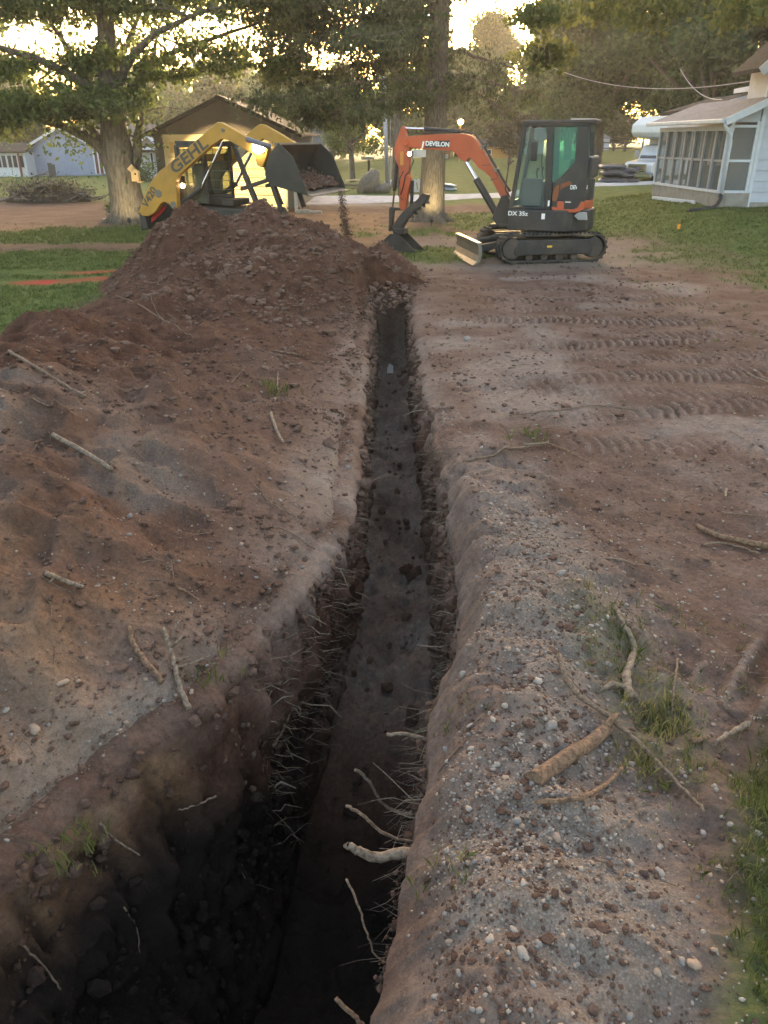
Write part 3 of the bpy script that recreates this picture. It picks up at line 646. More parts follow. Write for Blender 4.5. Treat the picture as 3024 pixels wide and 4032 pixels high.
    for t_ in (.0, .55): 
        p = Vector((1.60, 0, 2.03)).lerp(Vector((1.10, 0, 1.30)), t_+.02); MB().box(p.x-.03, p.x+.03, -.09, .09, p.z-.02, p.z+.06).build('hose_clamp', STEEL, bo, bevel=.005)
    MB().tube([(3.05, -.13, 2.10), (3.05, .13, 2.10)], .055, 18).build('pivot_pin', ORANGE, bo, bevel=.006)
    stick = [(3.10, 2.375), (3.155, 2.375), (3.21, 2.23), (3.295, 2.0), (3.285, 1.85), (3.20, 1.68), (3.19, 1.3), (3.185, .99), (3.12, .93), (3.05, .95), (3.02, 1.2), (2.97, 1.40), (2.96, 1.50), (3.0, 1.56), (2.99, 1.95), (2.985, 2.09), (3.05, 2.18), (3.06, 2.20)]
    sk = MB().prism(stick, -.082, .082).build('stick', ORANGE, E, bevel=.012)
    MB().box(3.10, 3.17, .0825, .0855, 1.72, 1.95).build('decal', mat('amber_decal', (.5, .22, .05), .5), sk)
    MB().tube([(2.99, .06, 1.95), (2.90, .07, 1.80), (2.97, .08, 1.62), (3.06, .088, 1.55), (3.1, .088, 1.35), (3.15, .088, 1.22)], .011, 8).build('hydraulic_hose', BLACKP, sk, smooth=True)
    MB().tube([(3.1, .088, 1.62), (3.17, .088, 1.50), (3.21, .06, 1.2), (3.10, .088, 1.12)], .009, 8).build('hydraulic_hose', BLACKP, sk, smooth=True)
    # hydraulic cylinders
    def ram(a, b_, c, y, r, nm):
        o = MB().tube([(a[0], y, a[1]), (b_[0], y, b_[1])], r, 14).build(nm, BLACKP, E, smooth=False)
        MB().tube([(b_[0], y, b_[1]), (c[0], y, c[1])], r*.5, 12).build('rod', CHROME, o)
        return o
    ram((2.02, 2.305), (2.72, 2.333), (3.10, 2.345), 0, .038, 'stick_cylinder')
    ram((1.235, .80), (1.68, 1.48), (1.93, 1.85), .06, .055, 'boom_cylinder')
    ram((1.235, .80), (1.68, 1.48), (1.93, 1.85), -.06, .055, 'boom_cylinder')
    ram((3.255, 1.80), (3.31, 1.27), (3.345, .95), 0, .038, 'bucket_cylinder')
    MB().tube([(2.94, 0, 1.46), (2.955, 0, 1.0)], .035, 12).build('thumb_cylinder', BLACKP, E)
    # linkage, thumb, bucket
    MB().prism([(3.40, .93), (3.38, .99), (3.12, .985), (3.10, .94), (3.31, .93), (3.33, .70), (3.36, .55), (3.41, .56)], -.07, .07).build('bucket_link', DARKST, E, bevel=.01)
    th = MB().prism([(2.60, 1.21), (2.70, 1.25), (2.82, 1.13), (2.98, 1.02), (3.12, .90), (3.26, .74), (3.34, .60), (3.28, .52), (3.14, .60), (3.02, .78), (2.86, .93), (2.72, 1.03), (2.62, 1.12)], -.10, .10)
    th = th.build('thumb', DARKST, E, bevel=.008)
    for k in range(5):
        q = Vector((2.64, 1.09)).lerp(Vector((2.95, .83)), k/4); MB().prism([(q.x-.01, q.y+.03), (q.x-.035, q.y-.03), (q.x+.04, q.y-.01)], -.09, .09).build('thumb_tooth', DARKST, th)
    MB().box(3.04, 3.30, -.12, .12, .52, .62).build('quick_hitch', DARKST, E, bevel=.02)
    prof = [(3.10, .55), (3.28, .56), (3.40, .46), (3.44, .34), (3.38, .20), (3.24, .11), (3.05, .10), (2.86, .14), (2.68, .19)]
    prof = [(x+.02, z-.03) for x, z in prof]
    sh = MB(); n = len(prof); th_ = .016; V = []
    for y in (-.26, .26):
        for x, z in prof: V.append((x, y, z))
        for x, z in prof: V.append((3.1+(x-3.1)*.95, y, .36+(z-.36)*.95))
    F = []
    for i in range(n-1): F += [(i, i+1, 2*n+i+1, 2*n+i), (n+i, n+i+1, 3*n+i+1, 3*n+i), (i, i+1, n+i+1, n+i), (2*n+i, 2*n+i+1, 3*n+i+1, 3*n+i)]
    F += [(0, n, 3*n, 2*n), (n-1, 2*n-1, 4*n-1, 3*n-1)]
    sh.add(V, F); bk = sh.build('bucket', DARKST, E)
    for y0, y1 in ((-.275, -.261), (.261, .275)): MB().prism(prof, y0, y1).build('bucket_side', DARKST, bk)
    for k in range(4):
        y = -.23+k*.153; MB().prism([(2.72, .185), (2.72, .13), (2.56, .165)], y-.025, y+.025).build('tooth', STEEL, bk, bevel=.004)
    # work lamp under the boom tip
    MB().box(2.90, 2.99, .11, .20, 1.87, 1.96).build('lamp_housing', BLACKP, E, bevel=.01)
    MB().tube([(2.945, .201, 1.914), (2.945, .212, 1.914)], .033, 16).build('work_lamp', LAMP_W, E)
    MB().box(2.66, 2.92, .07, .08, 1.86, 1.98).build('number_plate', mat('plate_grey', (.45, .44, .42), .5), E)
    # the house is slewed 29 degrees against the tracks: set its parts into that frame
    UNDER = {'undercarriage', 'slew_ring', 'track', 'dozer_blade', 'blade_arm', 'blade_cylinder'}
    BODY = {'lower_skirt', 'counterweight_band', 'engine_hood'}
    ARM = {'swing_bracket', 'bracket_foot', 'boom', 'stick', 'stick_cylinder', 'boom_cylinder', 'bucket_cylinder', 'thumb_cylinder', 'bucket_link', 'thumb', 'quick_hitch', 'bucket', 'lamp_housing', 'work_lamp', 'number_plate'}
    slew = Matrix.Rotation(-(math.pi+math.radians(9)), 4, 'Z') @ Vector((3.2-3.45, 16.3-16.35, 0))
    M = Matrix.Translation(slew) @ Matrix.Rotation(math.radians(-29), 4, 'Z')
    for c in [o for o in COL.objects if o.parent == E]:
        nm = c.name.split('.')[0]
        if nm == 'slew_ring': c.location = slew+Vector((-.15, 0, 0)); continue
        if nm in UNDER: continue
        fam = [c]+[o for o in COL.objects if o.parent == c]
        for o in fam:
            me = o.data
            if nm in BODY: continue
            co = np.empty(len(me.vertices)*3, np.float32); me.vertices.foreach_get('co', co); co = co.reshape(-1, 3)
            if nm in ARM:
                x, z = co[:, 0].copy(), co[:, 2].copy(); k = ss(1.0, 3.0, x)
                co[:, 0] = 2.91+(x-3.059)*1.063; co[:, 2] = z+k*np.where(z < 2.1, (z-2.1)*.10, (z-2.1)*.05)-(1-k)*.025
            else:
                co[:, 0] -= .61; co[:, 1] += .03
            me.vertices.foreach_set('co', co.ravel()); me.update()
        c.matrix_local = M
    return E
EXC = excavator()

# ------------------------------------------------------------------ skid steer (forward +x, its right side -y faces the trench)
def skid_steer():
    E = empty('skid_steer', (-3.1, 16.3, 0), math.radians(-17), 'yellow skid steer loader tipping soil from its raised bucket behind the pile', 'skid steer')
    arm = [(-1.38, .91), (-1.27, 1.10), (-1.15, 1.30), (-.98, 1.50), (-.82, 1.63), (-.68, 1.71), (.40, 2.40), (.46, 2.43), (.53, 2.42), (.80, 2.29), (1.17, 2.10), (1.34, 2.09), (1.40, 2.0), (1.36, 1.88), (1.26, 1.70), (1.16, 1.74), (1.14, 1.90), (.96, 1.98), (.66, 2.13), (.50, 2.16), (.30, 2.06), (-.27, 1.67), (-.44, 1.55), (-.51, 1.45), (-.54, .98), (-.60, .92), (-.70, 1.06), (-.80, 1.10), (-.88, 1.06), (-1.03, .90), (-1.18, .83), (-1.32, .84)]
    for y0, y1 in ((-.93, -.79), (.79, .93)):
        a = MB().prism(arm, y0, y1).build('lift_arm', YELLOW, E, bevel=.012)
        ys = y0-.003 if y0 < 0 else y1+.003
        for x, z, r in ((-.90, 1.24, .07), (-.61, 1.05, .06), (.55, 2.30, .035), (1.28, 1.98, .05)): MB().tube([(x, ys-.012, z), (x, ys+.012, z)], r, 16).build('pivot_pin', STEEL, a, bevel=.006)
    MB().tube([(1.20, -.80, 1.95), (1.20, .80, 1.95)], .07, 14).build('cross_tube', YELLOW, E)
    MB().bar((-.30, -.80, 1.84), (-.30, .80, 1.84), .12).build('rear_cross_member', YELLOW, E)
    text('GEHL', .27, GREYTX, E, (-.18, -.935, 1.88), (math.pi/2, -math.radians(32.5), 0), 'maker_lettering', bold=.006, sx=1.35)
    text('V420', .18, GREYTX, E, (-1.10, -.935, 1.17), (math.pi/2, -math.radians(51), 0), 'model_lettering', bold=.005, sx=1.1)
    # body
    MB().prism([(-1.45, .35), (-1.45, 1.0), (-1.30, 1.25), (-.70, 1.35), (-.66, 1.0), (1.05, .95), (1.25, .55), (1.15, .28), (-1.2, .25)], -.48, .48).build('chassis', DARKST, E, bevel=.02)
    MB().prism([(-1.47, .55), (-1.47, .98), (-1.36, 1.0), (-1.30, .58)], -.80, .80).build('rear_bumper', DARKST, E, bevel=.02)
    MB().prism([(-1.22, .70), (-.90, .93), (-.84, 1.02), (-.93, .98), (-1.2, .80)], -.80, -.77).build('tail_lamp', REDP, E)
    # cab
    cb = MB()
    for y in (-.52, .52):
        cb.bar((-.66, y, 1.0), (-.66, y, 2.06), .08, .07); cb.bar((-.66, y, 2.06), (.55, y, 2.08), .07, .09)
        cb.bar((.52, y, 2.08), (.72, y, 1.55), .07, .08); cb.bar((.72, y, 1.55), (.95, y, .98), .08, .09); cb.bar((-.10, y, 2.06), (-.10, y, 1.05), .06, .06)
    cb.box(-.68, .58, -.54, .54, 2.085, 2.13)
    for y in (-.50, -.25, 0, .25, .5): cb.bar((-.66, y, 1.05), (-.66, y, 2.0), .03)
    cb.build('cab_frame', DARKST, E, bevel=.008)
    for y in (-.525, .525):
        m_ = MB()
        for k in range(6): m_.bar((-.60, y, 1.12+k*.15), (-.12, y, 1.12+k*.15), .012)
        for k in range(3): m_.bar((-.48+k*.16, y, 1.05), (-.48+k*.16, y, 2.0), .012)
        for k in range(5): m_.bar((-.05, y, 1.15+k*.16), (.78-.05*k, y, 1.15+k*.16), .012)
        m_.build('side_screen', DARKST, E)
        MB().prism([(-.62, 1.06), (-.12, 1.06), (-.12, 2.0), (-.62, 2.0)], y-.012, y-.008).build('side_glass', glass('smoky_glass%d' % (y > 0), (.55, .60, .50), .1, .25), E)
    MB().prism([(.50, 2.05), (.505, 2.05), (.955, 1.0), (.95, 1.0)], -.48, .48).build('front_glass', GLASS_C, E)
    st = MB().box(-.45, .05, -.25, .25, 1.0, 1.18).build('seat', SEATM, E, bevel=.04)
    MB().prism([(-.45, 1.18), (-.35, 1.18), (-.45, 1.75), (-.55, 1.72)], -.24, .24).build('seat_back', SEATM, st, bevel=.04)
    MB().box(.10, .35, -.35, .35, 1.0, 1.12).build('lap_console', DARKST, E, bevel=.02)
    # lift and tilt cylinders
    for y in (-.70, .70):
        r_ = MB().tube([(-.62, y, 1.02), (-.10, y, 1.35)], .05, 12).build('lift_cylinder', DARKST, E); MB().tube([(-.10, y, 1.35), (.42, y, 2.12)], .028, 10).build('rod', CHROME, r_)
        r_ = MB().tube([(1.18, y*.75, 1.78), (1.30, y*.75, 1.50)], .045, 12).build('tilt_cylinder', DARKST, E); MB().tube([(1.12, y*.75, 1.92), (1.18, y*.75, 1.78)], .03, 10).build('rod', CHROME, r_)
        MB().bar((1.16, y*.78, 1.72), (1.42, y*.78, .95), .07, .08).build('front_post', DARKST, E, bevel=.01)
        MB().bar((.62, y*.78, 1.32), (1.24, y*.78, 1.50), .05, .07).build('front_brace', DARKST, E, bevel=.01)
    # work lamps
    MB().box(-.66, -.52, -.70, -.55, 1.40, 1.54).build('rear_lamp_housing', DARKST, E, bevel=.015)
    MB().tube([(-.50, -.705, 1.37), (-.50, -.72, 1.37)], .045, 14).build('side_lamp', emit('lamp_amber', (1., .68, .35), 3.), E)
    MB().prism([(1.10, 2.06), (1.30, 2.07), (1.33, 1.97), (1.22, 1.93), (1.12, 1.96)], -.97, -.945).build('arm_lamp', LAMP_D, E, bevel=.01)
    MB().tube([(1.02, -.96, 2.16), (1.22, -.98, 2.10), (1.45, -.93, 2.04)], .045, 10).build('hose_guard', mat('grey_guard', (.12, .12, .15), .5), E, smooth=True)
    # wheels
    for x in (-.62, .72):
        for s in (-1, 1):
            y = .68*s; b = MB(); n = 36; prof = [(-.15, .24), (-.155, .38), (-.12, .42), (.12, .42), (.155, .38), (.15, .24)]
            V = []; F = []
            for k in range(n):
                a = 2*math.pi*k/n
                for (w, r) in prof: V.append((x+r*math.cos(a), y+w, .42+r*math.sin(a)))
            for k in range(n):
                for q in range(5): F.append((k*6+q, k*6+q+1, ((k+1) % n)*6+q+1, ((k+1) % n)*6+q))
            w = b.add(V, F).build('wheel', RUBBER, E, smooth=True)
            MB().tube([(x, y-.12, .42), (x, y+.12, .42)], .25, 20).build('rim', YELLOW, w)
            lg = MB()
            for k in range(18):
                a = 2*math.pi*k/18; c, s_ = math.cos(a), math.sin(a)
                lg.bar((x+.43*c, y-.14, .42+.43*s_), (x+.43*math.cos(a+.12), y+.0, .42+.43*math.sin(a+.12)), .04, .03, up=(c, 0, s_)); lg.bar((x+.43*math.cos(a+.17), y+.14, .42+.43*math.sin(a+.17)), (x+.43*math.cos(a+.29), y+.0, .42+.43*math.sin(a+.29)), .04, .03, up=(c, 0, s_))
            lg.build('tread', RUBBER, w)
    # bucket, tipped forward
    top, heel, heel2, lip = (1.60, 2.10), (1.34, 1.72), (1.34, 1.48), (2.12, 1.26)
    Y0, Y1 = -.92, 1.05
    b = MB(); prof = [top, (1.43, 1.93), heel, (1.31, 1.60), heel2, (1.48, 1.40), lip]
    inner = [(x+.02*(1.75-x)/.4, z+.02*(1.8-z)/.4) for x, z in prof]
    n = len(prof); V = []
    for y in (Y0, Y1):
        V += [(x, y, z) for x, z in prof]+[(x, y, z) for x, z in inner]
    F = []
    for i in range(n-1): F += [(i, i+1, 2*n+i+1, 2*n+i), (n+i, n+i+1, 3*n+i+1, 3*n+i), (i, i+1, n+i+1, n+i), (2*n+i, 2*n+i+1, 3*n+i+1, 3*n+i)]
    F += [(0, n, 3*n, 2*n), (n-1, 2*n-1, 4*n-1, 3*n-1)]
    bk = b.add(V, F).build('bucket', mat('bucket_steel', (.030, .031, .027), .55, metal=.2, var=.3, scale=4, dirt=(.10, .07, .055), dirt_amt=.8, bump=.1), E)
    side = prof+[(2.08, 1.38), (1.86, 1.88)]
    for y0, y1 in ((Y0-.018, Y0-.001), (Y1+.001, Y1+.018)): MB().prism(side, y0, y1).build('bucket_side', MATS['bucket_steel'], bk)
    MB().bar((1.57, Y0, 2.085), (1.57, Y1, 2.085), .10, .03).build('top_rail', mat('rail_grey', (.16, .16, .16), .4, metal=.3), bk)
    MB().prism([(2.05, 1.29), (2.20, 1.25), (2.20, 1.235), (2.05, 1.265)], Y0, Y1).build('cutting_edge', STEEL, bk)
    MB().box(1.25, 1.36, -.55, .55, 1.50, 1.92).build('attach_plate', DARKST, bk, bevel=.02)
    # unseen work lamp added on the far lift arm to light the garage door
    MB().box(-.32, -.10, .932, 1.03, 1.76, 1.88).build('added_lamp_housing', DARKST, E, bevel=.015)
    MB().box(-.30, -.12, 1.031, 1.04, 1.78, 1.86).build('added_lamp_lens', LAMP_W, E)
    return E
SKID = skid_steer()
lp = Matrix.Translation((-3.1, 16.3, 0)) @ Matrix.Rotation(math.radians(-17), 4, 'Z')
ADDED_GAR_LAMP = lampspot('added_garage_lamp', tuple(lp @ Vector((-.21, 1.09, 1.82))), (-5.0, 27.3, 0.75), 1700, 22, (1., .74, .36), blend=.25)  # spot of the added lamp, aimed at the garage door
# ------------------------------------------------------------------ trees
BARK1 = barkmat('grey_brown_bark', (.055, .045, .036), (.16, .135, .11), 7)
BARK2 = barkmat('rough_pine_bark', (.060, .048, .038), (.17, .14, .11), 12)
LEAF_A = leafmat('leaf_olive', (0.049, 0.075, 0.023), (0.142, 0.174, 0.049), .5)
LEAF_B = leafmat('leaf_deep', (0.035, 0.062, 0.024), (0.095, 0.138, 0.046), .4)
LEAF_C = leafmat('leaf_yellowing', (.060, .082, .022), (.165, .180, .050), .55)
LEAF_D = leafmat('leaf_fresh', (0.060, 0.102, 0.027), (0.150, 0.210, 0.057), .5)
LEAF_N = leafmat('needle_grey_green', (0.044, 0.060, 0.030), (0.117, 0.133, 0.056), .35)
LEAF_S = leafmat('shrub_dark', (0.039, 0.039, 0.026), (0.098, 0.091, 0.058), .3)

def leaves(name, P, size, m, parent, r, droop=0., aspect=.55, flat=0.):
    """leaf-sized folded diamonds at P (n,3)"""
    n = len(P)
    a = r.normal(size=(n, 3)); a[:, 2] -= droop; a /= np.linalg.norm(a, axis=1)[:, None]
    b = r.normal(size=(n, 3)); b[:, 2] += flat; b -= a*np.sum(a*b, 1)[:, None]; b /= np.linalg.norm(b, axis=1)[:, None]
    c = np.cross(a, b)
    s = size*r.uniform(.6, 1.35, (n, 1)); w = s*aspect
    V = np.stack([P-a*s*.5, P+c*w*.5+b*w*.12, P+a*s*.5, P-c*w*.5+b*w*.12], 1).reshape(-1, 3)
    F = np.arange(n*4).reshape(-1, 4)
    rn = np.repeat(r.uniform(size=n), 4)
    return link(name, raw_mesh(name, V, F, False, {'rnd': ('FLOAT', rn)}), m, parent)
def clump_points(r, clumps, dens, edge=.55):
    """clumps [(x,y,z,rx,ry,rz)] -> points thicker towards each clump's shell, with ragged gaps"""
    out = []
    for (x, y, z, rx, ry, rz) in clumps:
        n = max(8, int(dens*(rx*ry*rz)**(2/3)))
        d = r.normal(size=(n, 3)); d /= np.linalg.norm(d, axis=1)[:, None]
        q = d*(r.uniform(size=(n, 1))**edge)*(1+.25*r.normal(size=(n, 1))); out.append(np.array([x, y, z])+q*np.array([rx, ry, rz]))
    return np.concatenate(out)
def split_clumps(r, big, k, f):
    """break big ellipsoids into k small ragged ones each"""
    o = []
    for (x, y, z, rx, ry, rz) in big:
        for _ in range(k):
            d = r.normal(size=3); d /= np.linalg.norm(d); d *= r.uniform()**.45
            s = f*r.uniform(.6, 1.4); o.append((x+d[0]*rx, y+d[1]*ry, z+d[2]*rz, s*r.uniform(.9, 1.5), s*r.uniform(.9, 1.5), s*r.uniform(.5, .9)))
    return o
def limb(mb, pts, r0, r1, n=9, jit=.0, r=None):
    P = [Vector(p) for p in pts]; Q = []; m = len(P)
    for i in range(m-1):
        a, b, c, d = P[max(i-1, 0)], P[i], P[i+1], P[min(i+2, m-1)]
        for t in (0, .33, .66):
            Q.append(.5*((2*b)+(c-a)*t+(2*a-5*b+4*c-d)*t*t+(-a+3*b-3*c+d)*t**3))
    Q.append(P[-1]); k = len(Q)
    if r is not None and jit: Q = [q+Vector(r.normal(size=3)*jit*(i/k)) for i, q in enumerate(Q)]
    mb.tube(Q, [r0+(r1-r0)*(i/(k-1))**.8 for i in range(k)], n); return Q
def twig_points(r, Q, n, spread, droop=0.):
    """points hung along a limb"""
    i = r.integers(len(Q)//3, len(Q), n); P = np.array([tuple(Q[k]) for k in i]); o = r.normal(size=(n, 3))*spread; o[:, 2] -= np.abs(r.normal(size=n))*droop
    return P+o

# --- big shade tree on the left
def left_tree():
    r = np.random.default_rng(5)
    E = empty('shade_tree', (-7.33, 23.8, 0), 0, 'large broad shade tree with forking trunk lit by a stake light', 'tree')
    b = MB(); ring = [(-.0, 0, -.2), (0, 0, .12), (-.02, 0, .6), (-.05, 0, 1.2), (-.10, 0, 1.7), (-.12, 0, 2.3), (-.08, 0, 3.4), (.02, .1, 5), (.1, .2, 8)]
    b.tube(ring, [.66, .55, .47, .43, .46, .37, .30, .22, .10], 18)
    for k in range(6):
        a = k*1.05+.3; limb(b, [(.35*math.cos(a), .35*math.sin(a), .30), (.60*math.cos(a), .60*math.sin(a), .06), (.95*math.cos(a), .95*math.sin(a), -.10)], .14, .05, 8)
    b.build('trunk', BARK1, E, smooth=True)
    L = [[(-.2, 0, 1.55), (-.65, -.1, 2.05), (-1.3, -.2, 2.45), (-2.3, -.4, 2.75), (-4, -.8, 3.3)], [(.1, 0, 1.25), (.42, .05, 1.75), (.52, .1, 2.4), (.75, .2, 3.2), (1.4, .5, 5)],
         [(-.1, 0, 2.4), (.35, 0, 3.2), (1.2, .2, 4.0), (2.5, .4, 4.6), (4.2, .3, 5.0)], [(-.1, 0, 2.6), (-.6, -.1, 3.5), (-1.2, -.2, 4.6), (-2.0, -.4, 6)],
         [(-.08, 0, 3.0), (-1.1, -.6, 3.8), (-2.8, -1.4, 4.4), (-4.5, -2, 4.8)], [(0, 0, 3.2), (.9, -.8, 4.1), (2.2, -1.8, 4.7), (3.6, -2.6, 4.9)], [(0, 0, 3.4), (.2, .9, 4.4), (.5, 2, 5.6)], [(-.4, -.05, 1.9), (-.9, .3, 2.5), (-1.5, .5, 2.9), (-2.2, .6, 3.6)]]
    Q = []
    for k, p in enumerate(L):
        m = MB(); Q.append(limb(m, p, .20 if k < 2 else .15, .03, 9, .05, r)); m.build('limb', BARK1, E, smooth=True)
    tw = MB()
    for q in Q:
        for _ in range(9):
            s = q[r.integers(len(q)//3, len(q))]; d = Vector(r.normal(size=3)); d.z = abs(d.z)*.4-.1; d = d.normalized()*r.uniform(.7, 1.8)
            tw.tube([s, s+d*.5+Vector((0, 0, .08)), s+d], [.028, .018, .006], 5)
    o = tw.build('twigs', BARK1, E); o['kind'] = 'stuff'
    low = [(-5.6, -.5, 2.95, 1.5, 1.2, .5), (-4.2, -.8, 2.80, 1.6, 1.4, .55), (-2.6, -.8, 2.75, 1.6, 1.2, .45), (-1.2, -1.0, 3.0, 1.4, 1.2, .40), (.2, -.9, 3.0, 1.0, 1.2, .40), (-5.2, -.4, 2.3, 1.0, 1.0, .35)]
    mid = [(-5.0, -.6, 4.0, 1.3, 1.6, .5), (-2.6, -.4, 3.9, 1.2, 1.6, .35), (-.6, 0, 4.0, 1.0, 1.6, .4), (1.5, 0, 3.9, 1.2, 1.6, .35), (3.2, .1, 4.1, 1.5, 1.6, .5), (4.6, .2, 4.0, 1.0, 1.4, .4)]
    top = [(-5.4, -.4, 5.4, 1.8, 2.2, .7), (-3.2, -.2, 5.3, 1.8, 2.2, .6), (-1.0, 0, 5.4, 1.8, 2.2, .6), (1.2, 0, 5.5, 1.8, 2.2, .6), (3.2, 0, 5.5, 1.8, 2.2, .6), (5.0, .2, 5.3, 1.4, 1.8, .6), (-3, 0, 7.0, 3.4, 2.5, 1.0), (.8, 0, 7.1, 3.2, 2.5, 1.0), (4.0, .2, 6.8, 2.2, 2, .9)]
    big = low
    P = np.concatenate([clump_points(r, split_clumps(r, low, 30, .34), 620), clump_points(r, split_clumps(r, mid, 26, .32), 500), clump_points(r, split_clumps(r, top, 36, .40), 560)])
    P = np.concatenate([P]+[twig_points(r, q, 420, .35, .15) for q in Q])
    leaves('crown', P, .15, LEAF_A, E, r, droop=.4)
    P2 = clump_points(r, split_clumps(r, big[:4], 8, .3), 330); leaves('crown', P2, .13, LEAF_C, E, r, droop=.6)
    return E
left_tree()

# --- tall straight tree in the middle with level, drooping branches
def mid_tree():
    r = np.random.default_rng(8)
    E = empty('tall_tree', (1.39, 24, 0), 0, 'tall straight tree with level branches behind the excavator boom, lit from below', 'tree')
    b = MB(); b.tube([(-.05, 0, -.2), (-.04, 0, .10), (-.02, 0, .4), (.0, 0, 1.2), (.03, 0, 2.2), (.06, 0, 3.8), (.08, 0, 5.4), (.1, 0, 8), (.12, 0, 11)], [.58, .45, .385, .345, .32, .285, .27, .22, .14], 20)
    for k in range(6):
        a = k*1.05; limb(b, [(.28*math.cos(a), .28*math.sin(a), .22), (.50*math.cos(a), .50*math.sin(a), .03), (.8*math.cos(a), .8*math.sin(a), -.10)], .12, .05, 8)
    b.build('trunk', BARK2, E, smooth=True)
    spec = [(-1, .1, 3.2, 3.6, 2.7), (-1, -.3, 3.6, 4.9, 3.1), (-1, .4, 4.1, 5.0, 3.75), (-1, -.2, 4.5, 4.4, 4.5), (-1, .3, 4.9, 4.8, 5.0), (-1, -.5, 5.4, 5.0, 5.6), (1, .3, 3.5, 2.0, 3.0), (1, -.3, 3.7, 2.8, 3.2), (1, .1, 4.3, 2.2, 3.9), (1, -.5, 5.7, 2.5, 6.0), (-1, .8, 6.0, 5, 6.3), (-1, -1.2, 4.7, 3, 4.4), (-1, 1.3, 5.0, 3, 5.2), (1, 1.2, 6.2, 3, 6.6), (-1, -.6, 3.3, 2.6, 2.8), (-1, .2, 5.2, 3.8, 5.0)]
    PN = []
    for (sx, sy, z0, ln, z1) in spec:
        m = MB(); d = Vector((sx, sy, 0)).normalized()
        q = limb(m, [d*.2+Vector((.05, 0, z0)), d*ln*.35+Vector((0, 0, z0-.02)), d*ln*.7+Vector((0, 0, (z0+z1)/2-.05)), d*ln+Vector((0, 0, z1))], .075, .015, 7, .06, r)
        for _ in range(9):
            s = q[r.integers(len(q)//4, len(q))]; e = Vector((r.normal()*.5+sx*.5, r.normal()*.5, -abs(r.normal())*.25)); e = e.normalized()*r.uniform(.5, 1.2)
            m.tube([s, s+e*.5, s+e+Vector((0, 0, -.15))], [.02, .012, .004], 4)
        m.build('limb', BARK2, E, smooth=True)
        for _ in range(int((62 if sx < 0 else 34)*ln)):
            s = q[r.integers(len(q)//6, len(q))]; c = np.array(tuple(s))+np.array([r.normal()*.34, r.normal()*.5, -.02+.10*r.normal()])
            n = r.integers(5, 16); ln2 = r.uniform(.10, .42); t = r.uniform(size=n)
            PN.append(c+np.stack([r.normal(size=n)*.06, r.normal(size=n)*.06, -t*ln2], 1))
    P = np.concatenate(PN); leaves('crown', P, .14, LEAF_N, E, r, droop=1.3, aspect=.36)
    up = [(-2.4, 0, 5.5, 2.6, 1.8, .5), (-3.8, .4, 5.3, 1.6, 1.5, .5), (-.9, -.4, 6.4, 2.8, 2, 1.0), (1.9, .3, 7.3, 2, 2, 1.0), (-.9, .2, 5.2, 1.2, 1.2, .4), (-3.3, .4, 2.9, .8, .9, .25)]
    leaves('crown', clump_points(r, split_clumps(r, up, 26, .36), 430), .14, LEAF_B, E, r, droop=.6)
    return E
mid_tree()

# --- maple reaching in from the right, its trunk outside the picture
def right_maple():
    r = np.random.default_rng(21)
    E = empty('maple_tree', (13.2, 19.5, T(13.2, 19.5)), 0, 'yellowing maple whose branches reach in over the white house', 'tree')
    b = MB(); b.tube([(0, 0, -.2), (0, 0, .4), (0, 0, 2.2), (-.1, 0, 4), (-.2, 0, 8)], [.5, .38, .32, .26, .1], 14); b.build('trunk', BARK1, E, smooth=True)
    Q = []
    for p in ([(0, 0, 2.6), (-1.6, .2, 4.0), (-4, .4, 4.8), (-7.4, .8, 5.2)], [(0, 0, 3), (-1.6, -.6, 4.2), (-4, -1.4, 4.6), (-6.6, -1.8, 4.5)], [(0, 0, 3.4), (-2, 1.2, 4.8), (-5, 2.6, 5.0), (-8, 3.2, 4.9)], [(0, 0, 4), (-1, 0, 6), (-3, 0, 7)]):
        m = MB(); Q.append(limb(m, p, .12, .02, 8, .08, r)); m.build('limb', BARK1, E, smooth=True)
    big = [(-5.6, .4, 4.45, 1.7, 1.6, .6), (-7.6, .9, 4.35, 1.5, 1.6, .6), (-3.6, -.6, 4.2, 1.6, 1.6, .7), (-6.4, -1.2, 4.9, 1.6, 1.2, .6), (-4.4, 1.6, 5.2, 2, 1.6, .7), (-7.8, 2.6, 4.9, 1.3, 1.2, .6), (-2.6, 0, 3.3, 1.0, 1.2, .5), (-5, 0, 6.2, 3, 2, .8), (-9.0, 1.6, 5.1, .9, 1, .35), (-9.6, 1.2, 4.2, .8, .9, .3), (-9.2, 1.8, 3.4, .7, .8, .25)]
    leaves('crown', np.concatenate([clump_points(r, split_clumps(r, big, 17, .34), 430)]+[twig_points(r, q, 500, .3, .2) for q in Q]), .14, LEAF_C, E, r, droop=.5, aspect=.75)
    return E
right_maple()

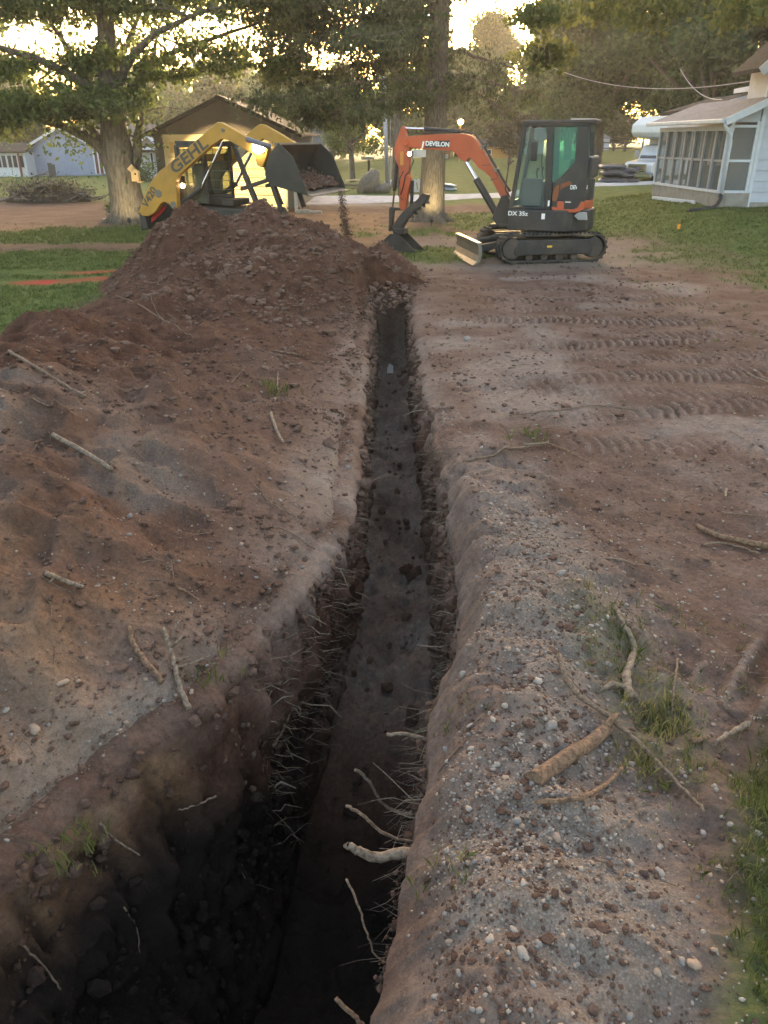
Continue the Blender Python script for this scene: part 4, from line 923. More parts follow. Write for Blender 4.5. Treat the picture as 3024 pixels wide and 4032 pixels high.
def far_tree(name, label, x, y, h, w, z_low, m, bark=BARK1, n=14, leaf=.30, seed=0, group=None, dens=300, trunk_r=.25, f=.75, droop=.2, cat='tree'):
    r = np.random.default_rng(seed+100); z0 = float(T(x, y))
    E = empty(name, (x, y, z0), 0, label, cat, group)
    b = MB(); b.tube([(0, 0, -.2), (0, 0, .3), (r.normal()*.08, 0, z_low), (r.normal()*.15, 0, h*.6), (r.normal()*.2, 0, h*.9)], [trunk_r*1.25, trunk_r, trunk_r*.85, trunk_r*.5, trunk_r*.12], 10)
    for k in range(5):
        a = r.uniform(0, 6.28); zz = z_low*r.uniform(.7, 1.3); b.tube([(0, 0, zz), (math.cos(a)*w*.25, math.sin(a)*w*.25, zz+h*.14), (math.cos(a)*w*.42, math.sin(a)*w*.42, zz+h*.25)], [trunk_r*.5, trunk_r*.35, trunk_r*.1], 7)
    b.build('trunk', bark, E, smooth=True)
    big = []
    for k in range(n):
        t = (k+.5)/n; zz = z_low+(h-z_low)*t; rad = w/2*math.sin(math.pi*(.18+.78*t))**.8; a = r.uniform(0, 6.28); q = rad*r.uniform(.15, .75)
        big.append((math.cos(a)*q, math.sin(a)*q, zz, rad*.55, rad*.55, (h-z_low)/n*1.3))
    leaves('crown', clump_points(r, split_clumps(r, big, 9, f*w/6), dens), leaf, m, E, r, droop=droop, aspect=.6)
    return E
# nearer garden trees
far_tree('small_tree', 'small round garden tree beyond the gravel drive, left of the pole', -1.75, 47, 4.7, 4.4, 1.6, LEAF_D, n=10, leaf=.15, seed=1, dens=420, trunk_r=.16, f=.55)
far_tree('willow_tree', 'feathery green tree in front of the blue house', -22.6, 45, 5.4, 5.2, 2.2, LEAF_D, n=9, leaf=.16, seed=2, dens=420, trunk_r=.15, f=.6, droop=.9)
far_tree('yard_tree', 'slim dark trunked tree standing right behind the pole', .62, 42, 8.5, 4.5, 4.2, LEAF_B, n=10, leaf=.20, seed=3, dens=300, trunk_r=.25)
far_tree('bushy_tree', 'dense dark rounded tree in front of the tan building', 9.3, 63, 4.7, 4.2, 1.0, LEAF_S, n=10, leaf=.2, seed=4, dens=620, trunk_r=.14, f=.6)
far_tree('young_tree', 'thin young tree on the far lawn beside the white shed', 26.6, 88, 4.6, 4.2, 2.0, LEAF_S, n=7, leaf=.22, seed=5, dens=200, trunk_r=.10, f=.5)
# the big dark trees behind the white house
G = 'dark trees behind the white house'
for k, (x, y, h, w, zl, lab) in enumerate(((18.0, 47, 13, 10, 3.0, 'big dark tree rising behind the parked motorhome'), (14.0, 56, 12.5, 8.5, 3.2, 'dark tree left of the motorhome, above the black bags'),
                                           (22.0, 44, 14, 11, 2.6, 'dark tree behind the roof of the white house'), (15.5, 72, 12.5, 10, 3.4, 'tall tree above the excavator cab'))):
    far_tree('broad_tree', lab, x, y, h, w, zl, LEAF_B, n=22, leaf=.32, seed=20+k, group=G, dens=330, trunk_r=.36)
# hedge-like line of trees closing the view
r_ = np.random.default_rng(77)
G = 'trees along the far edge of the lawns'
spots = [(-50, 82, 8, 10), (-42, 88, 9, 10), (-35, 80, 7.5, 9), (-29, 92, 9, 10), (-22, 84, 8, 9), (-15.5, 88, 8.3, 9), (-9.5, 80, 7.4, 8), (-4.2, 86, 7.6, 8), (1.2, 92, 8.0, 8.5), (7.5, 100, 9.0, 9), (13.5, 108, 13.5, 11), (20, 100, 12, 11), (27, 112, 11, 12), (36, 104, 12, 12), (46, 96, 13, 13), (-12, 62, 6.6, 6.5), (-6.3, 66, 6.2, 6), (-60, 76, 9, 11), (-72, 70, 9, 12), (-84, 62, 10, 13)]
names = 'first second third fourth fifth sixth seventh eighth ninth tenth eleventh twelfth thirteenth fourteenth fifteenth sixteenth seventeenth eighteenth nineteenth twentieth'.split()
for k, (x, y, h, w) in enumerate(sorted(spots)):
    far_tree('background_tree', 'hazy green tree, %s from the left in the far tree line' % names[k], x, y, h, w, 1.2, (LEAF_A, LEAF_D, LEAF_B)[k % 3], n=13, leaf=.42, seed=40+k, group=G, dens=190, trunk_r=.22, f=.8)
# round clipped shrubs by the white cottage
for k, (px, py, w) in enumerate(((316, 372, 1.9), (301, 373, 1.3))):
    p = at_y(px, py, 50); r = np.random.default_rng(300+k)
    E = empty('round_shrub', (p.x, 50, float(T(p.x, 50))), 0, ('larger' if k == 0 else 'smaller')+' clipped round shrub between the big tree and the garage', 'shrub', 'clipped shrubs')
    MB().tube([(0, 0, 0), (0, 0, .5)], .05, 6).build('stem', BARK1, E)
    leaves('crown', clump_points(r, [(0, 0, .55*w/1.9, w/2, w/2, .62*w/1.9)], 1900, .25), .11, LEAF_B, E, r)
# ------------------------------------------------------------------ buildings
TAUPE = mat('taupe_siding', (.125, .112, .096), .75, var=.10, scale=5, bump=.05)
CREAM = mat('cream_door_paint', (.72, .60, .36), .5, var=.06, scale=4, bump=.02)
ROOFD = mat('dark_shingle', (.045, .042, .040), .95, var=.35, scale=9, bump=.3, spec=.08)
ROOFB = mat('brown_shingle', (.15, .125, .115), .95, var=.3, scale=9, bump=.3, spec=.08)
BLUEW = mat('blue_grey_siding', (.20, .26, .38), .7, var=.06, scale=3)
WTRIM = mat('white_trim', (.52, .55, .61), .55, var=.08, scale=6)
WSIDE = mat('white_siding', (.42, .45, .53), .6, var=.08, scale=4, dirt=(.28, .27, .26), dirt_amt=.35)
CONCR = mat('grey_concrete', (.25, .235, .215), .9, var=.2, scale=6, bump=.15)
REDDR = mat('dark_red_shutter', (.12, .03, .03), .6)
DARKIN = mat('dark_room', (.015, .015, .016), .9)
PANE = glass('window_pane', (.75, .8, .82), .03, .22)
PANE_D = mat('dark_pane', (.02, .024, .03), .08, spec=.8)
NAVY = mat('dark_blue_shutter', (.012, .014, .03), .5)
BRICK = mat('red_brick_base', (.16, .075, .05), .85, var=.3, scale=14)

# --- taupe garage with its lit door
def garage():
    X0, X1, Y = -7.32, -2.86, 27.3; ZE, ZA, XM = 2.33, 3.27, -5.10
    E = empty('garage', (0, 0, 0), 0, 'taupe gabled garage with a cream panelled door lit by an added lamp', 'garage'); E.location = (XM, Y, 0)
    ox = XM
    D0, D1, DZ = -6.93, -3.25, 2.20                                       # door opening
    w = MB()
    w.box(X0-ox, D0-.10-ox, 0, .12, -.05, ZE); w.box(D1+.10-ox, X1-ox, 0, .12, -.05, ZE); w.box(D0-.10-ox, D1+.10-ox, 0, .12, DZ+.10, ZE)
    w.add([(X0-ox, 0, ZE), (X1-ox, 0, ZE), (XM-ox, 0, ZA), (X0-ox, .12, ZE), (X1-ox, .12, ZE), (XM-ox, .12, ZA)], [(0, 1, 2), (5, 4, 3), (0, 3, 4, 1), (1, 4, 5, 2), (2, 5, 3, 0)])
    w.box(X0-ox, X0+.12-ox, .121, 7, -.05, ZE); w.box(X1-.12-ox, X1-ox, .121, 7, -.05, ZE); w.box(X0-ox, X1-ox, 7.001, 7.12, -.05, ZE)
    w.build('wall', TAUPE, E)
    k = 0; z = DZ+.16
    while z < ZA-.12:                                                     # lap boards of the gable
        f = lambda zz: (max(X0, XM-(ZA-zz)/(ZA-ZE)*(XM-X0)) if zz > ZE else X0, min(X1, XM+(ZA-zz)/(ZA-ZE)*(X1-XM)) if zz > ZE else X1)
        z1 = min(z+.125, ZA-.02); a0, a1 = f(z); b0, b1 = f(z1)
        MB().add([(a0-ox, -.022, z), (a1-ox, -.022, z), (b1-ox, -.006, z1), (b0-ox, -.006, z1), (a0-ox, -.001, z), (a1-ox, -.001, z), (b1-ox, -.001, z1), (b0-ox, -.001, z1)], [(0, 1, 2, 3), (0, 4, 5, 1), (1, 5, 6, 2), (2, 6, 7, 3), (3, 7, 4, 0)]).build('siding_board', TAUPE, E); z += .127
    for xa, xb in ((X0, D0-.11), (D1+.11, X1)):
        z = .02
        while z < DZ+.1:
            MB().add([(xa-ox, -.022, z), (xb-ox, -.022, z), (xb-ox, -.006, z+.125), (xa-ox, -.006, z+.125), (xa-ox, -.001, z), (xb-ox, -.001, z), (xb-ox, -.001, z+.125), (xa-ox, -.001, z+.125)], [(0, 1, 2, 3), (0, 4, 5, 1), (1, 5, 6, 2), (2, 6, 7, 3), (3, 7, 4, 0)]).build('siding_board', TAUPE, E); z += .127
    for s, xe in ((-1, X0), (1, X1)):
        dx = (xe-XM); n = Vector((-(ZE-ZA), 0, dx)) if s > 0 else Vector(((ZE-ZA), 0, -dx)); 
        e = Vector((xe-ox, 0, ZE))+Vector((dx, 0, ZE-ZA)).normalized()*.30; a = Vector((0, 0, ZA))
        rf = MB().add([(a.x, -.30, a.z+.03), (e.x, -.30, e.z+.03), (e.x, 7.3, e.z+.03), (a.x, 7.3, a.z+.03), (a.x, -.30, a.z+.12), (e.x, -.30, e.z+.10), (e.x, 7.3, e.z+.10), (a.x, 7.3, a.z+.12)],
                 [(0, 1, 2, 3), (4, 7, 6, 5), (0, 4, 5, 1), (1, 5, 6, 2), (2, 6, 7, 3), (3, 7, 4, 0)]).build('roof', ROOFD, E)
        MB().bar((a.x+.02*s, -.31, a.z+.045), (e.x, -.31, e.z+.045), .02, .10).build('barge_board', mat('dark_barge', (.03, .028, .026), .7), rf)
    MB().box(X1-.10-ox, X1+.015-ox, -.05, -.024, 0, ZE).build('corner_board', mat('taupe_trim', (.20, .175, .14), .6), E)
    # door: frame, four rows of panels, glazed top row
    fr = MB().box(D0-.10-ox, D0-ox, -.03, .10, .0, DZ+.10).box(D1-ox, D1+.10-ox, -.03, .10, .0, DZ+.10).box(D0-ox, D1-ox, -.03, .10, DZ, DZ+.10).build('door_frame', CREAM, E)
    MB().box(D0-ox, D1-ox, .05, .09, .0, DZ).build('door_leaf', CREAM, E)
    nc = 4; cw = (D1-D0)/nc; rh = DZ/4
    for c in range(nc):
        for r in range(4):
            xa = D0+c*cw-ox; za = r*rh
            if r == 3:
                MB().box(xa+.08, xa+cw-.08, .025, .048, za+.12, za+rh-.12).build('window_pane', mat('amber_lit_pane', (.60, .42, .18), .25, var=.3, scale=3), E)
                for k in range(1, 4): MB().box(xa+.08+k*(cw-.16)/4-.012, xa+.08+k*(cw-.16)/4+.012, .010, .024, za+.12, za+rh-.12).build('muntin', CREAM, E)
                MB().box(xa+.06, xa+cw-.06, .008, .047, za+rh-.118, za+rh-.085).box(xa+.06, xa+cw-.06, .008, .047, za+.085, za+.118).build('window_rail', CREAM, E)
            else:
                MB().prism([(xa+.10, za+.09), (xa+cw-.10, za+.09), (xa+cw-.10, za+rh-.09), (xa+.10, za+rh-.09)], .030, .049).build('door_panel', CREAM, E, bevel=.012)
                MB().prism([(xa+.17, za+.16), (xa+cw-.17, za+.16), (xa+cw-.17, za+rh-.16), (xa+.17, za+rh-.16)], .014, .029).build('door_panel', CREAM, E, bevel=.010)
    for r in (1, 2, 3): MB().box(D0-ox, D1-ox, .040, .0495, r*rh-.006, r*rh+.006).build('panel_joint', mat('joint_shadow_gap', (.18, .14, .08), .8), E)
    for k in range(8):                                                     # brick footing right of the door
        MB().box(D1+.12+k*.105-ox if k < 4 else D1+.07+(k-4)*.105-ox, D1+.215+k*.105-ox if k < 4 else D1+.165+(k-4)*.105-ox, -.06, -.024, .02 if k < 4 else .09, .082 if k < 4 else .152).build('brick', BRICK, E)
    return E
garage()

# --- blue house far left
def blue_house():
    Y = 62; g = float(T(-23, 62)); P = lambda px, py: at_y(px, py, Y)
    E = empty('blue_house', (P(145, 378).x, Y, g), 0, 'blue grey gabled bungalow far left behind the brush pile', 'house'); O = Vector((P(145, 378).x, Y, g))
    xl, xr = P(60, 340).x-O.x, P(214, 335).x-O.x; ze, za = 1.75, P(145, 279).z-g; xm = 0
    w = MB(); w.box(xl, xr, 0, 9, -.2, ze); w.add([(xl, 0, ze), (xr, 0, ze), (xm, 0, za), (xl, 9, ze), (xr, 9, ze), (xm, 9, za)], [(0, 1, 2), (5, 4, 3), (0, 3, 4, 1), (1, 4, 5, 2), (2, 5, 3, 0)])
    w.build('wall', BLUEW, E)
    for k in range(16):
        z = .05+k*.2; hw = 1 if z < ze else (za-z)/(za-ze)
        if hw > .06: MB().box(xl*hw, xr*hw, -.02, -.001, z, z+.19).build('siding_board', BLUEW, E)
    for s, xe in ((-1, xl), (1, xr)):
        e = Vector((xe, 0, ze))+(Vector((xe, 0, ze))-Vector((0, 0, za))).normalized()*.35
        rf = MB().add([(0, -.35, za+.05), (e.x, -.35, e.z+.05), (e.x, 9.2, e.z+.05), (0, 9.2, za+.05), (0, -.35, za+.17), (e.x, -.35, e.z+.17), (e.x, 9.2, e.z+.17), (0, 9.2, za+.17)], [(0, 1, 2, 3), (4, 7, 6, 5), (0, 4, 5, 1), (1, 5, 6, 2), (2, 6, 7, 3), (3, 7, 4, 0)]).build('roof', ROOFB, E)
        MB().bar((0, -.37, za+.10), (e.x, -.37, e.z+.10), .03, .16).build('barge_board', WTRIM, rf)
    # right hand roof slope seen over the gable: a wing running right
    MB().box(xr+.001, xr+6.2, 1.2, 8, -.2, 1.75).build('wing_wall', BLUEW, E)
    MB().add([(xr-.6, .8, 1.72), (xr+6.4, .8, 1.72), (xr+6.4, 4.6, 3.5), (xr-1.6, 4.6, 3.5)], [(0, 1, 2, 3)]).build('wing_roof', ROOFB, E)
    for px in (199, 208):
        x = P(px, 350).x-O.x+.35; MB().box(x-.13, x+.13, -.06, -.021, .15, 1.55).build('shutter', REDDR, E)
    for px in (194.5, 203.5, 213): x = P(px, 350).x-O.x+.35; MB().box(x-.05, x+.05, -.07, -.021, .1, 1.6).build('door_trim', WTRIM, E)
    # low sunroom wing on the left with a row of windows
    x0, x1 = P(-70, 350).x-O.x, P(76, 350).x-O.x
    MB().box(x0, x1-.001, -1.6, -.021, -.2, 1.55).build('sunroom_wall', WTRIM, E)
    MB().add([(x0-.2, -1.9, 1.55), (x1+.2, -1.9, 1.55), (x1+.2, .1, 2.1), (x0-.2, .1, 2.1), (x0-.2, -1.9, 1.65), (x1+.2, -1.9, 1.65), (x1+.2, .1, 2.2), (x0-.2, .1, 2.2)], [(3, 2, 1, 0), (4, 5, 6, 7), (0, 1, 5, 4), (1, 2, 6, 5), (2, 3, 7, 6), (3, 0, 4, 7)]).build('sunroom_roof', ROOFD, E)
    for px in (-20, -6, 8, 20, 31, 43, 54, 68):
        x = P(px, 350).x-O.x; f = MB().box(x-.17, x+.17, -1.64, -1.601, .55, 1.42).build('window', WTRIM, E); MB().box(x-.13, x+.13, -1.655, -1.641, .60, 1.37).build('pane', PANE_D, f)
    for px in (10, 66): x = P(px, 350).x-O.x; MB().box(x-.06, x+.06, -1.95, -1.83, -.2, 1.55).build('porch_post', REDDR, E)
    return E
blue_house()
# chain of posts before it
for k, (px, h) in enumerate(((112, .95), (118, .85))):
    p = on_ground(px, 384); E = tag(MB().box(-.13, .13, -.1, .1, -.1, h).build('gate_post', mat('dark_green_post', (.03, .045, .045), .6), None, bevel=.02), ('taller left' if k == 0 else 'shorter right')+' dark post of the pair before the blue house', 'post', 'dark posts by the blue house'); E.location = p

# --- white cottage between the big tree and the garage
def cottage():
    Y = 56; g = float(T(-17, 56)); O = at_y(322, 372, Y); O.z = g
    E = empty('white_cottage', O, 0, 'pale cottage with brown roof seen between big tree and garage', 'house'); P = lambda px, py: at_y(px, py, Y)-O
    MB().box(P(286, 350).x, P(352, 350).x, 0, 6, -.2, 1.9).build('wall', WSIDE, E)
    MB().add([P(281, 328), P(318, 290), P(357, 331), P(281, 328)+Vector((0, 6, 0)), P(318, 290)+Vector((0, 6, 0)), P(357, 331)+Vector((0, 6, 0))], [(0, 1, 2), (5, 4, 3), (0, 3, 4, 1), (1, 4, 5, 2), (2, 5, 3, 0)]).build('roof', ROOFB, E)
    MB().bar(P(318, 291)-Vector((0, .1, 0)), P(358, 332)-Vector((0, .1, 0)), .06, .16).build('barge_board', WTRIM, E)
    MB().bar(P(318, 291)-Vector((0, .1, 0)), P(280, 329)-Vector((0, .1, 0)), .06, .16).build('barge_board', WTRIM, E)
    for a, b in ((326, 333), (338, 345)):
        f = MB().box(P(a, 350).x, P(b, 350).x, -.05, -.001, .5, 1.6).build('window', WTRIM, E); MB().box(P(a+1.5, 350).x, P(b-1.5, 350).x, -.07, -.051, .56, 1.54).build('pane', PANE_D, f)
    for px in (292, 352): MB().box(P(px, 350).x-.08, P(px, 350).x+.08, -.9, -.74, -.2, 1.75).build('porch_post', WTRIM, E)
    MB().box(P(283, 350).x, P(356, 350).x, -1.0, -.001, 1.76, 1.92).build('porch_beam', WTRIM, E)
    MB().box(P(296, 350).x, P(300, 350).x, -.52, -.50, .9, 1.5).build('flag', mat('pinkish_flag', (.45, .12, .14), .8), E)
    return E
cottage()

# --- white clapboard house at the right with its glazed porch
def white_house():
    g = .58
    E = empty('white_house', (9.3, 21.4, g), 0, 'white clapboard house with a glazed lean-to porch at the right edge', 'house')
    # porch: front (long glazed side) faces left, end wall faces the camera; local axes as the world, origin at the porch's inner corner
    A = Vector((8.30-9.3, 25.8-21.4, 0)); B = Vector((8.56-9.3, 21.35-21.4, 0)); d = (A-B); n = d.length; u = d/n; nv = Vector((-u.y, u.x, 0)); nv = nv if nv.x < 0 else -nv
    ZS, ZE = .34, 1.86
    ang = math.atan2(u.y, u.x)
    def alongbox(s0, s1, o0, o1, z0, z1, nm, m, par=E, bev=0):        # s along the front from B to A, o outwards
        p = [B+u*s0+nv*o0, B+u*s1+nv*o0, B+u*s1+nv*o1, B+u*s0+nv*o1]
        return MB().prism([(q.x, q.y) for q in p], z0, z1, axis='z').build(nm, m, par, bevel=bev)
    alongbox(-.0, n, -.18, .03, -.3, ZS, 'foundation', CONCR)
    MB().box(B.x+.181, 0.05, -.05, .12, -.3, ZS).build('foundation', CONCR, E)
    alongbox(-.02, n+.02, -.10, .06, ZS, ZS+.06, 'sill', WTRIM)
    alongbox(-.02, n+.02, -.10, .04, ZE-.08, ZE+.02, 'head_rail', WTRIM)
    npn = 7; w = n/npn
    FRM = mat('taupe_window_frame', (.27, .27, .29), .6, var=.1)
    for k in range(npn+1):
        s = k*w; alongbox(max(0, s-.045), min(n, s+.045), -.06, .045, ZS+.061, ZE-.081, 'mullion', WTRIM if k in (0, npn) else FRM)
    for k in range(npn):
        alongbox(k*w+.046, (k+1)*w-.046, -.02, .025, ZS+.72, ZS+.77, 'meeting_rail', FRM)
        for z0, z1 in ((ZS+.062, ZS+.719), (ZS+.771, ZE-.082)): alongbox(k*w+.05, (k+1)*w-.05, -.008, .004, z0, z1, 'pane', PANE)
        alongbox(k*w+.06, (k+1)*w-.06, -.16, -.15, ZS+.78, ZE-.09, 'net_curtain', mat('net_curtain', (.20, .20, .21), .9, var=.35, scale=9))
    # end wall
    x0, x1 = B.x+.02, -.02
    for xa in (x0, x1-.07): MB().box(xa, xa+.07, -.07, .0, ZS, ZE+.12).build('end_post', WTRIM, E)
    for za in (ZS, ZS+.72, ZE-.02): MB().box(x0+.071, x1-.071, -.06, .0, za, za+.06).build('end_rail', WTRIM, E)
    for za, zb in ((ZS+.061, ZS+.719), (ZS+.781, ZE-.021)): MB().box(x0+.075, x1-.075, -.03, -.02, za, zb).build('pane', PANE, E)
    MB().add([(x0, -.02, ZE+.10), (x1, -.02, ZE+.10), (x1, -.02, ZE+.42), (x0, -.02, ZE+.10)], [(0, 1, 2)]).build('end_gable', WSIDE, E)
    # inside: a floor, house wall with boards and some furniture
    MB().box(B.x+.2, 2.0, .13, 4.3, .25, .30).build('porch_floor', mat('porch_floor', (.12, .10, .08), .8), E)
    z = .4
    while z < 2.0: MB().box(.05, .065, .15, 4.35, z, z+.235).build('inner_board', WSIDE, E); z += .24
    MB().box(-.6, -.2, 1.2, 1.8, .31, .95).build('chair', mat('porch_chair', (.06, .05, .045), .7), E, bevel=.03)
    MB().box(-.5, -.15, 2.6, 3.2, .31, 1.05).build('cabinet', mat('porch_cabinet', (.10, .085, .07), .7), E, bevel=.02)
    # porch roof: slab rising to the house, gutter, fascia
    e0 = B+nv*.30-u*.35; e1 = A+nv*.30+u*.30
    zr0, zr1 = ZE+.10, ZE+.62; xin = .12
    rf = MB().add([(e0.x, e0.y, zr0), (e1.x, e1.y, zr0), (xin, e1.y, zr1), (xin, e0.y, zr1), (e0.x, e0.y, zr0+.06), (e1.x, e1.y, zr0+.06), (xin, e1.y, zr1+.06), (xin, e0.y, zr1+.06)], [(0, 1, 2, 3), (7, 6, 5, 4), (0, 4, 5, 1), (1, 5, 6, 2), (2, 6, 7, 3), (3, 7, 4, 0)]).build('porch_roof', mat('pale_grey_roof', (.20, .19, .20), .9, var=.2, scale=8, spec=.1), E)
    MB().bar((e0.x, e0.y-.012, zr0+.0), (xin, e0.y-.012, zr1+.0), .02, .17).build('end_fascia', WTRIM, rf)
    MB().bar((e0.x-.05, e0.y, zr0+.02), (e1.x-.05, e1.y, zr0+.02), .10, .10).build('gutter', WTRIM, rf, bevel=.02)
    MB().tube([(e0.x-.02, e0.y+.06, zr0), (e0.x+.05, e0.y+.05, zr0-.13), (B.x+.0, B.y-.11, zr0-.30), (B.x+.03, B.y-.11, zr0-.45), (B.x+.03, B.y-.11, .30)], .04, 8).build('downspout', WTRIM, E, smooth=True)
    # main wall facing the camera: lap boards, corner board, shutter and window, gable rake
    MB().box(.06, 6, -.02, 1.2, -.4, .15).build('wall_base', CONCR, E)
    MB().box(.06, 6, .0, 1.2, .151, 3.35).build('wall', WSIDE, E)
    z = .12; k = 0
    while z < 3.3: 
        MB().add([(.10, -.035, z), (6, -.035, z), (6, -.008, z+.245), (.10, -.008, z+.245), (.10, -.001, z), (6, -.001, z), (6, -.001, z+.245), (.10, -.001, z+.245)], [(0, 1, 2, 3), (0, 4, 5, 1), (1, 5, 6, 2), (2, 6, 7, 3), (3, 7, 4, 0)]).build('siding_board', WSIDE, E); z += .25
    MB().box(.0, .098, -.045, .0, .0, 3.35).build('corner_board', WTRIM, E)
    MB().box(.58, .86, -.075, -.037, .85, 2.05).build('shutter', NAVY, E)
    f = MB().box(.87, 1.8, -.07, -.037, .85, 2.05).build('window', WTRIM, E); MB().box(.95, 1.72, -.085, -.071, .93, 1.97).build('pane', PANE_D, f)
    MB().add([(.06, .0, 3.351), (6, .0, 3.351), (6, .0, 6.0), (3.2, .0, 6.0)], [(0, 1, 2, 3)]).build('gable', WSIDE, E)
    rk = MB().add([(-.35, -.35, 3.02), (3.3, -.35, 6.3), (3.3, 1.4, 6.3), (-.35, 1.4, 3.02), (-.35, -.35, 3.12), (3.3, -.35, 6.4), (3.3, 1.4, 6.4), (-.35, 1.4, 3.12)], [(0, 1, 2, 3), (4, 7, 6, 5), (0, 4, 5, 1), (1, 5, 6, 2), (2, 6, 7, 3), (3, 7, 4, 0)]).build('main_roof', ROOFD, E)
    MB().bar((-.36, -.36, 3.02), (3.3, -.36, 6.30), .02, .22).build('rake_board', WTRIM, rk)
    # rear ell: higher flat-pitched roofs seen above the porch
    MB().box(.35, 3.0, 4.6, 8, 1.2, 2.45).build('ell_wall', WSIDE, E)
    el = MB().add([(.18, 4.25, 2.30), (1.75, 4.25, 2.72), (1.75, 8.2, 2.72), (.18, 8.2, 2.30), (.18, 4.25, 2.42), (1.75, 4.25, 2.84), (1.75, 8.2, 2.84), (.18, 8.2, 2.42)], [(0, 1, 2, 3), (4, 7, 6, 5), (0, 4, 5, 1), (1, 5, 6, 2), (2, 6, 7, 3), (3, 7, 4, 0)]).build('ell_roof', ROOFD, E)
    MB().bar((.17, 4.235, 2.36), (1.75, 4.235, 2.78), .02, .16).build('ell_fascia', WTRIM, el)
    MB().add([(1.2, 3.9, 2.82), (2.4, 3.9, 3.02), (2.4, 5, 3.02), (1.2, 5, 2.82), (1.2, 3.9, 2.94), (2.4, 3.9, 3.14), (2.4, 5, 3.14), (1.2, 5, 2.94)], [(0, 1, 2, 3), (4, 7, 6, 5), (0, 4, 5, 1), (1, 5, 6, 2), (2, 6, 7, 3), (3, 7, 4, 0)]).build('upper_eave', WTRIM, E)
    MB().box(.22, .48, 3.9, 4.15, 2.08, 2.22).build('roof_vent', WTRIM, E, bevel=.02)
    return E
white_house()
pts = [(9.3+p[0], 21.4+p[1], p[2]) for p in ((-.72, -.14, .90), (-.74, -.20, .80), (-.85, -.32, .66), (-1.0, -.5, .60), (-1.35, -.65, .57), (-1.7, -.7, .55))]
q = MB(); fine = []
for i in range(len(pts)-1):
    for t in np.linspace(0, 1, 12, endpoint=False): fine.append(Vector(pts[i]).lerp(Vector(pts[i+1]), t))
q.tube(fine, [.058 if i % 2 else .050 for i in range(len(fine))], 12)
tag(q.build('drain_pipe', mat('black_plastic', (.02, .022, .03), .5), None, smooth=True), 'black corrugated drain pipe curving onto the lawn from the downspout', 'pipe')
a = on_ground(1409, 431); b = on_ground(1500, 441)
tag(MB().bar(a+Vector((0, 0, .05)), b+Vector((0, 0, .04)), .05, .09).build('trim_board', WTRIM, None, bevel=.006), 'white trim board lying along the foot of the porch', 'board')

# --- sheds and houses far behind the lawn
def far_house(name, label, px0, px1, pyb, pye, pya, Y, wall, roof, ridge='x', windows=(), door=None, depth=6):
    g = at_y(px0, pyb, Y).z; O = Vector((at_y((px0+px1)/2, pyb, Y).x, Y, g)); P = lambda px, py: at_y(px, py, Y)-O
    E = empty(name, O, 0, label, 'building'); x0, x1 = P(px0, 0).x, P(px1, 0).x; ze, za = P(px0, pye).z, P(px0, pya).z
    MB().box(x0, x1, 0, depth, -1.2, ze).build('wall', wall, E)
    if ridge == 'x': MB().add([(x0-.3, -.4, ze), (x1+.3, -.4, ze), (x1+.3, depth/2, za), (x0-.3, depth/2, za), (x0-.3, depth+.4, ze), (x1+.3, depth+.4, ze)], [(0, 1, 2, 3), (3, 2, 5, 4), (0, 3, 4), (1, 5, 2), (0, 4, 5, 1)]).build('roof', roof, E)
    else: MB().add([(x0-.3, -.2, ze), (x1+.3, -.2, ze), ((x0+x1)/2, -.2, za), (x0-.3, depth, ze), (x1+.3, depth, ze), ((x0+x1)/2, depth, za)], [(0, 1, 2), (5, 4, 3), (0, 3, 4, 1), (1, 4, 5, 2), (2, 5, 3, 0)]).build('roof', roof, E)
    for (a, b, c, d) in windows:
        f = MB().box(P(a, 0).x, P(b, 0).x, -.06, -.001, P(a, d).z, P(a, c).z).build('window', WTRIM, E); MB().box(P(a, 0).x+.08, P(b, 0).x-.08, -.08, -.061, P(a, d).z+.08, P(a, c).z-.08).build('pane', PANE_D, f)
    if door: a, b, c, d = door; MB().box(P(a, 0).x, P(b, 0).x, -.06, -.001, P(a, d).z, P(a, c).z).build('door', mat('grey_door', (.35, .37, .40), .6), E)
    return E
TAN = mat('tan_siding', (.42, .24, .08), .7, var=.1, scale=2)
far_house('tan_building', 'tan orange building below the dark tree, left of the excavator cab', 1062, 1124, 342, 318, 300, 75, TAN, ROOFD, 'x', windows=((1068, 1080, 322, 335),))
far_house('white_outbuilding', 'white outbuilding with grey roof seen through the excavator cab', 1104, 1200, 342, 302, 262, 84, WSIDE, mat('slate_roof', (.10, .105, .125), .8, var=.2), 'x', windows=((1150, 1160, 310, 322),), door=(1112, 1124, 306, 342))
far_house('white_barn', 'white barn far right beyond the black bags', 1296, 1352, 333, 300, 283, 96, WSIDE, mat('barn_roof', (.22, .23, .26), .8, var=.2), 'y', windows=((1306, 1318, 312, 322),), door=(1330, 1340, 312, 332))
far_house('grey_house', 'blue grey house hidden by trees right of the garage', 632, 690, 345, 262, 238, 58, mat('slate_siding', (.13, .145, .17), .8, var=.08), mat('slate_siding_roof', (.08, .085, .10), .8, var=.2), 'x', windows=())
far_house('brown_shed', 'narrow brown shed left of the parked dark car', 968, 984, 352, 328, 324, 80, mat('brown_boards', (.22, .10, .04), .8, var=.15), ROOFD, 'x', windows=((973, 979, 334, 342),), depth=3)
# rail fence before the barn
for k in range(3):
    a = at_y(1300+k*24, 334, 92); b = at_y(1324+k*24, 334, 92); f = empty('rail_fence', (a.x, 92, a.z), 0, ('left', 'middle', 'right')[k]+' bay of the dark rail fence before the white barn', 'fence', 'rail fence bays')
    w = b.x-a.x; MB().box(-.08, .08, -.08, .08, -.3, 1.3).build('post', DARKST, f)
    for z in (.55, 1.1): MB().box(.081, w-.081, -.03, .03, z, z+.12).build('rail', DARKST, f)
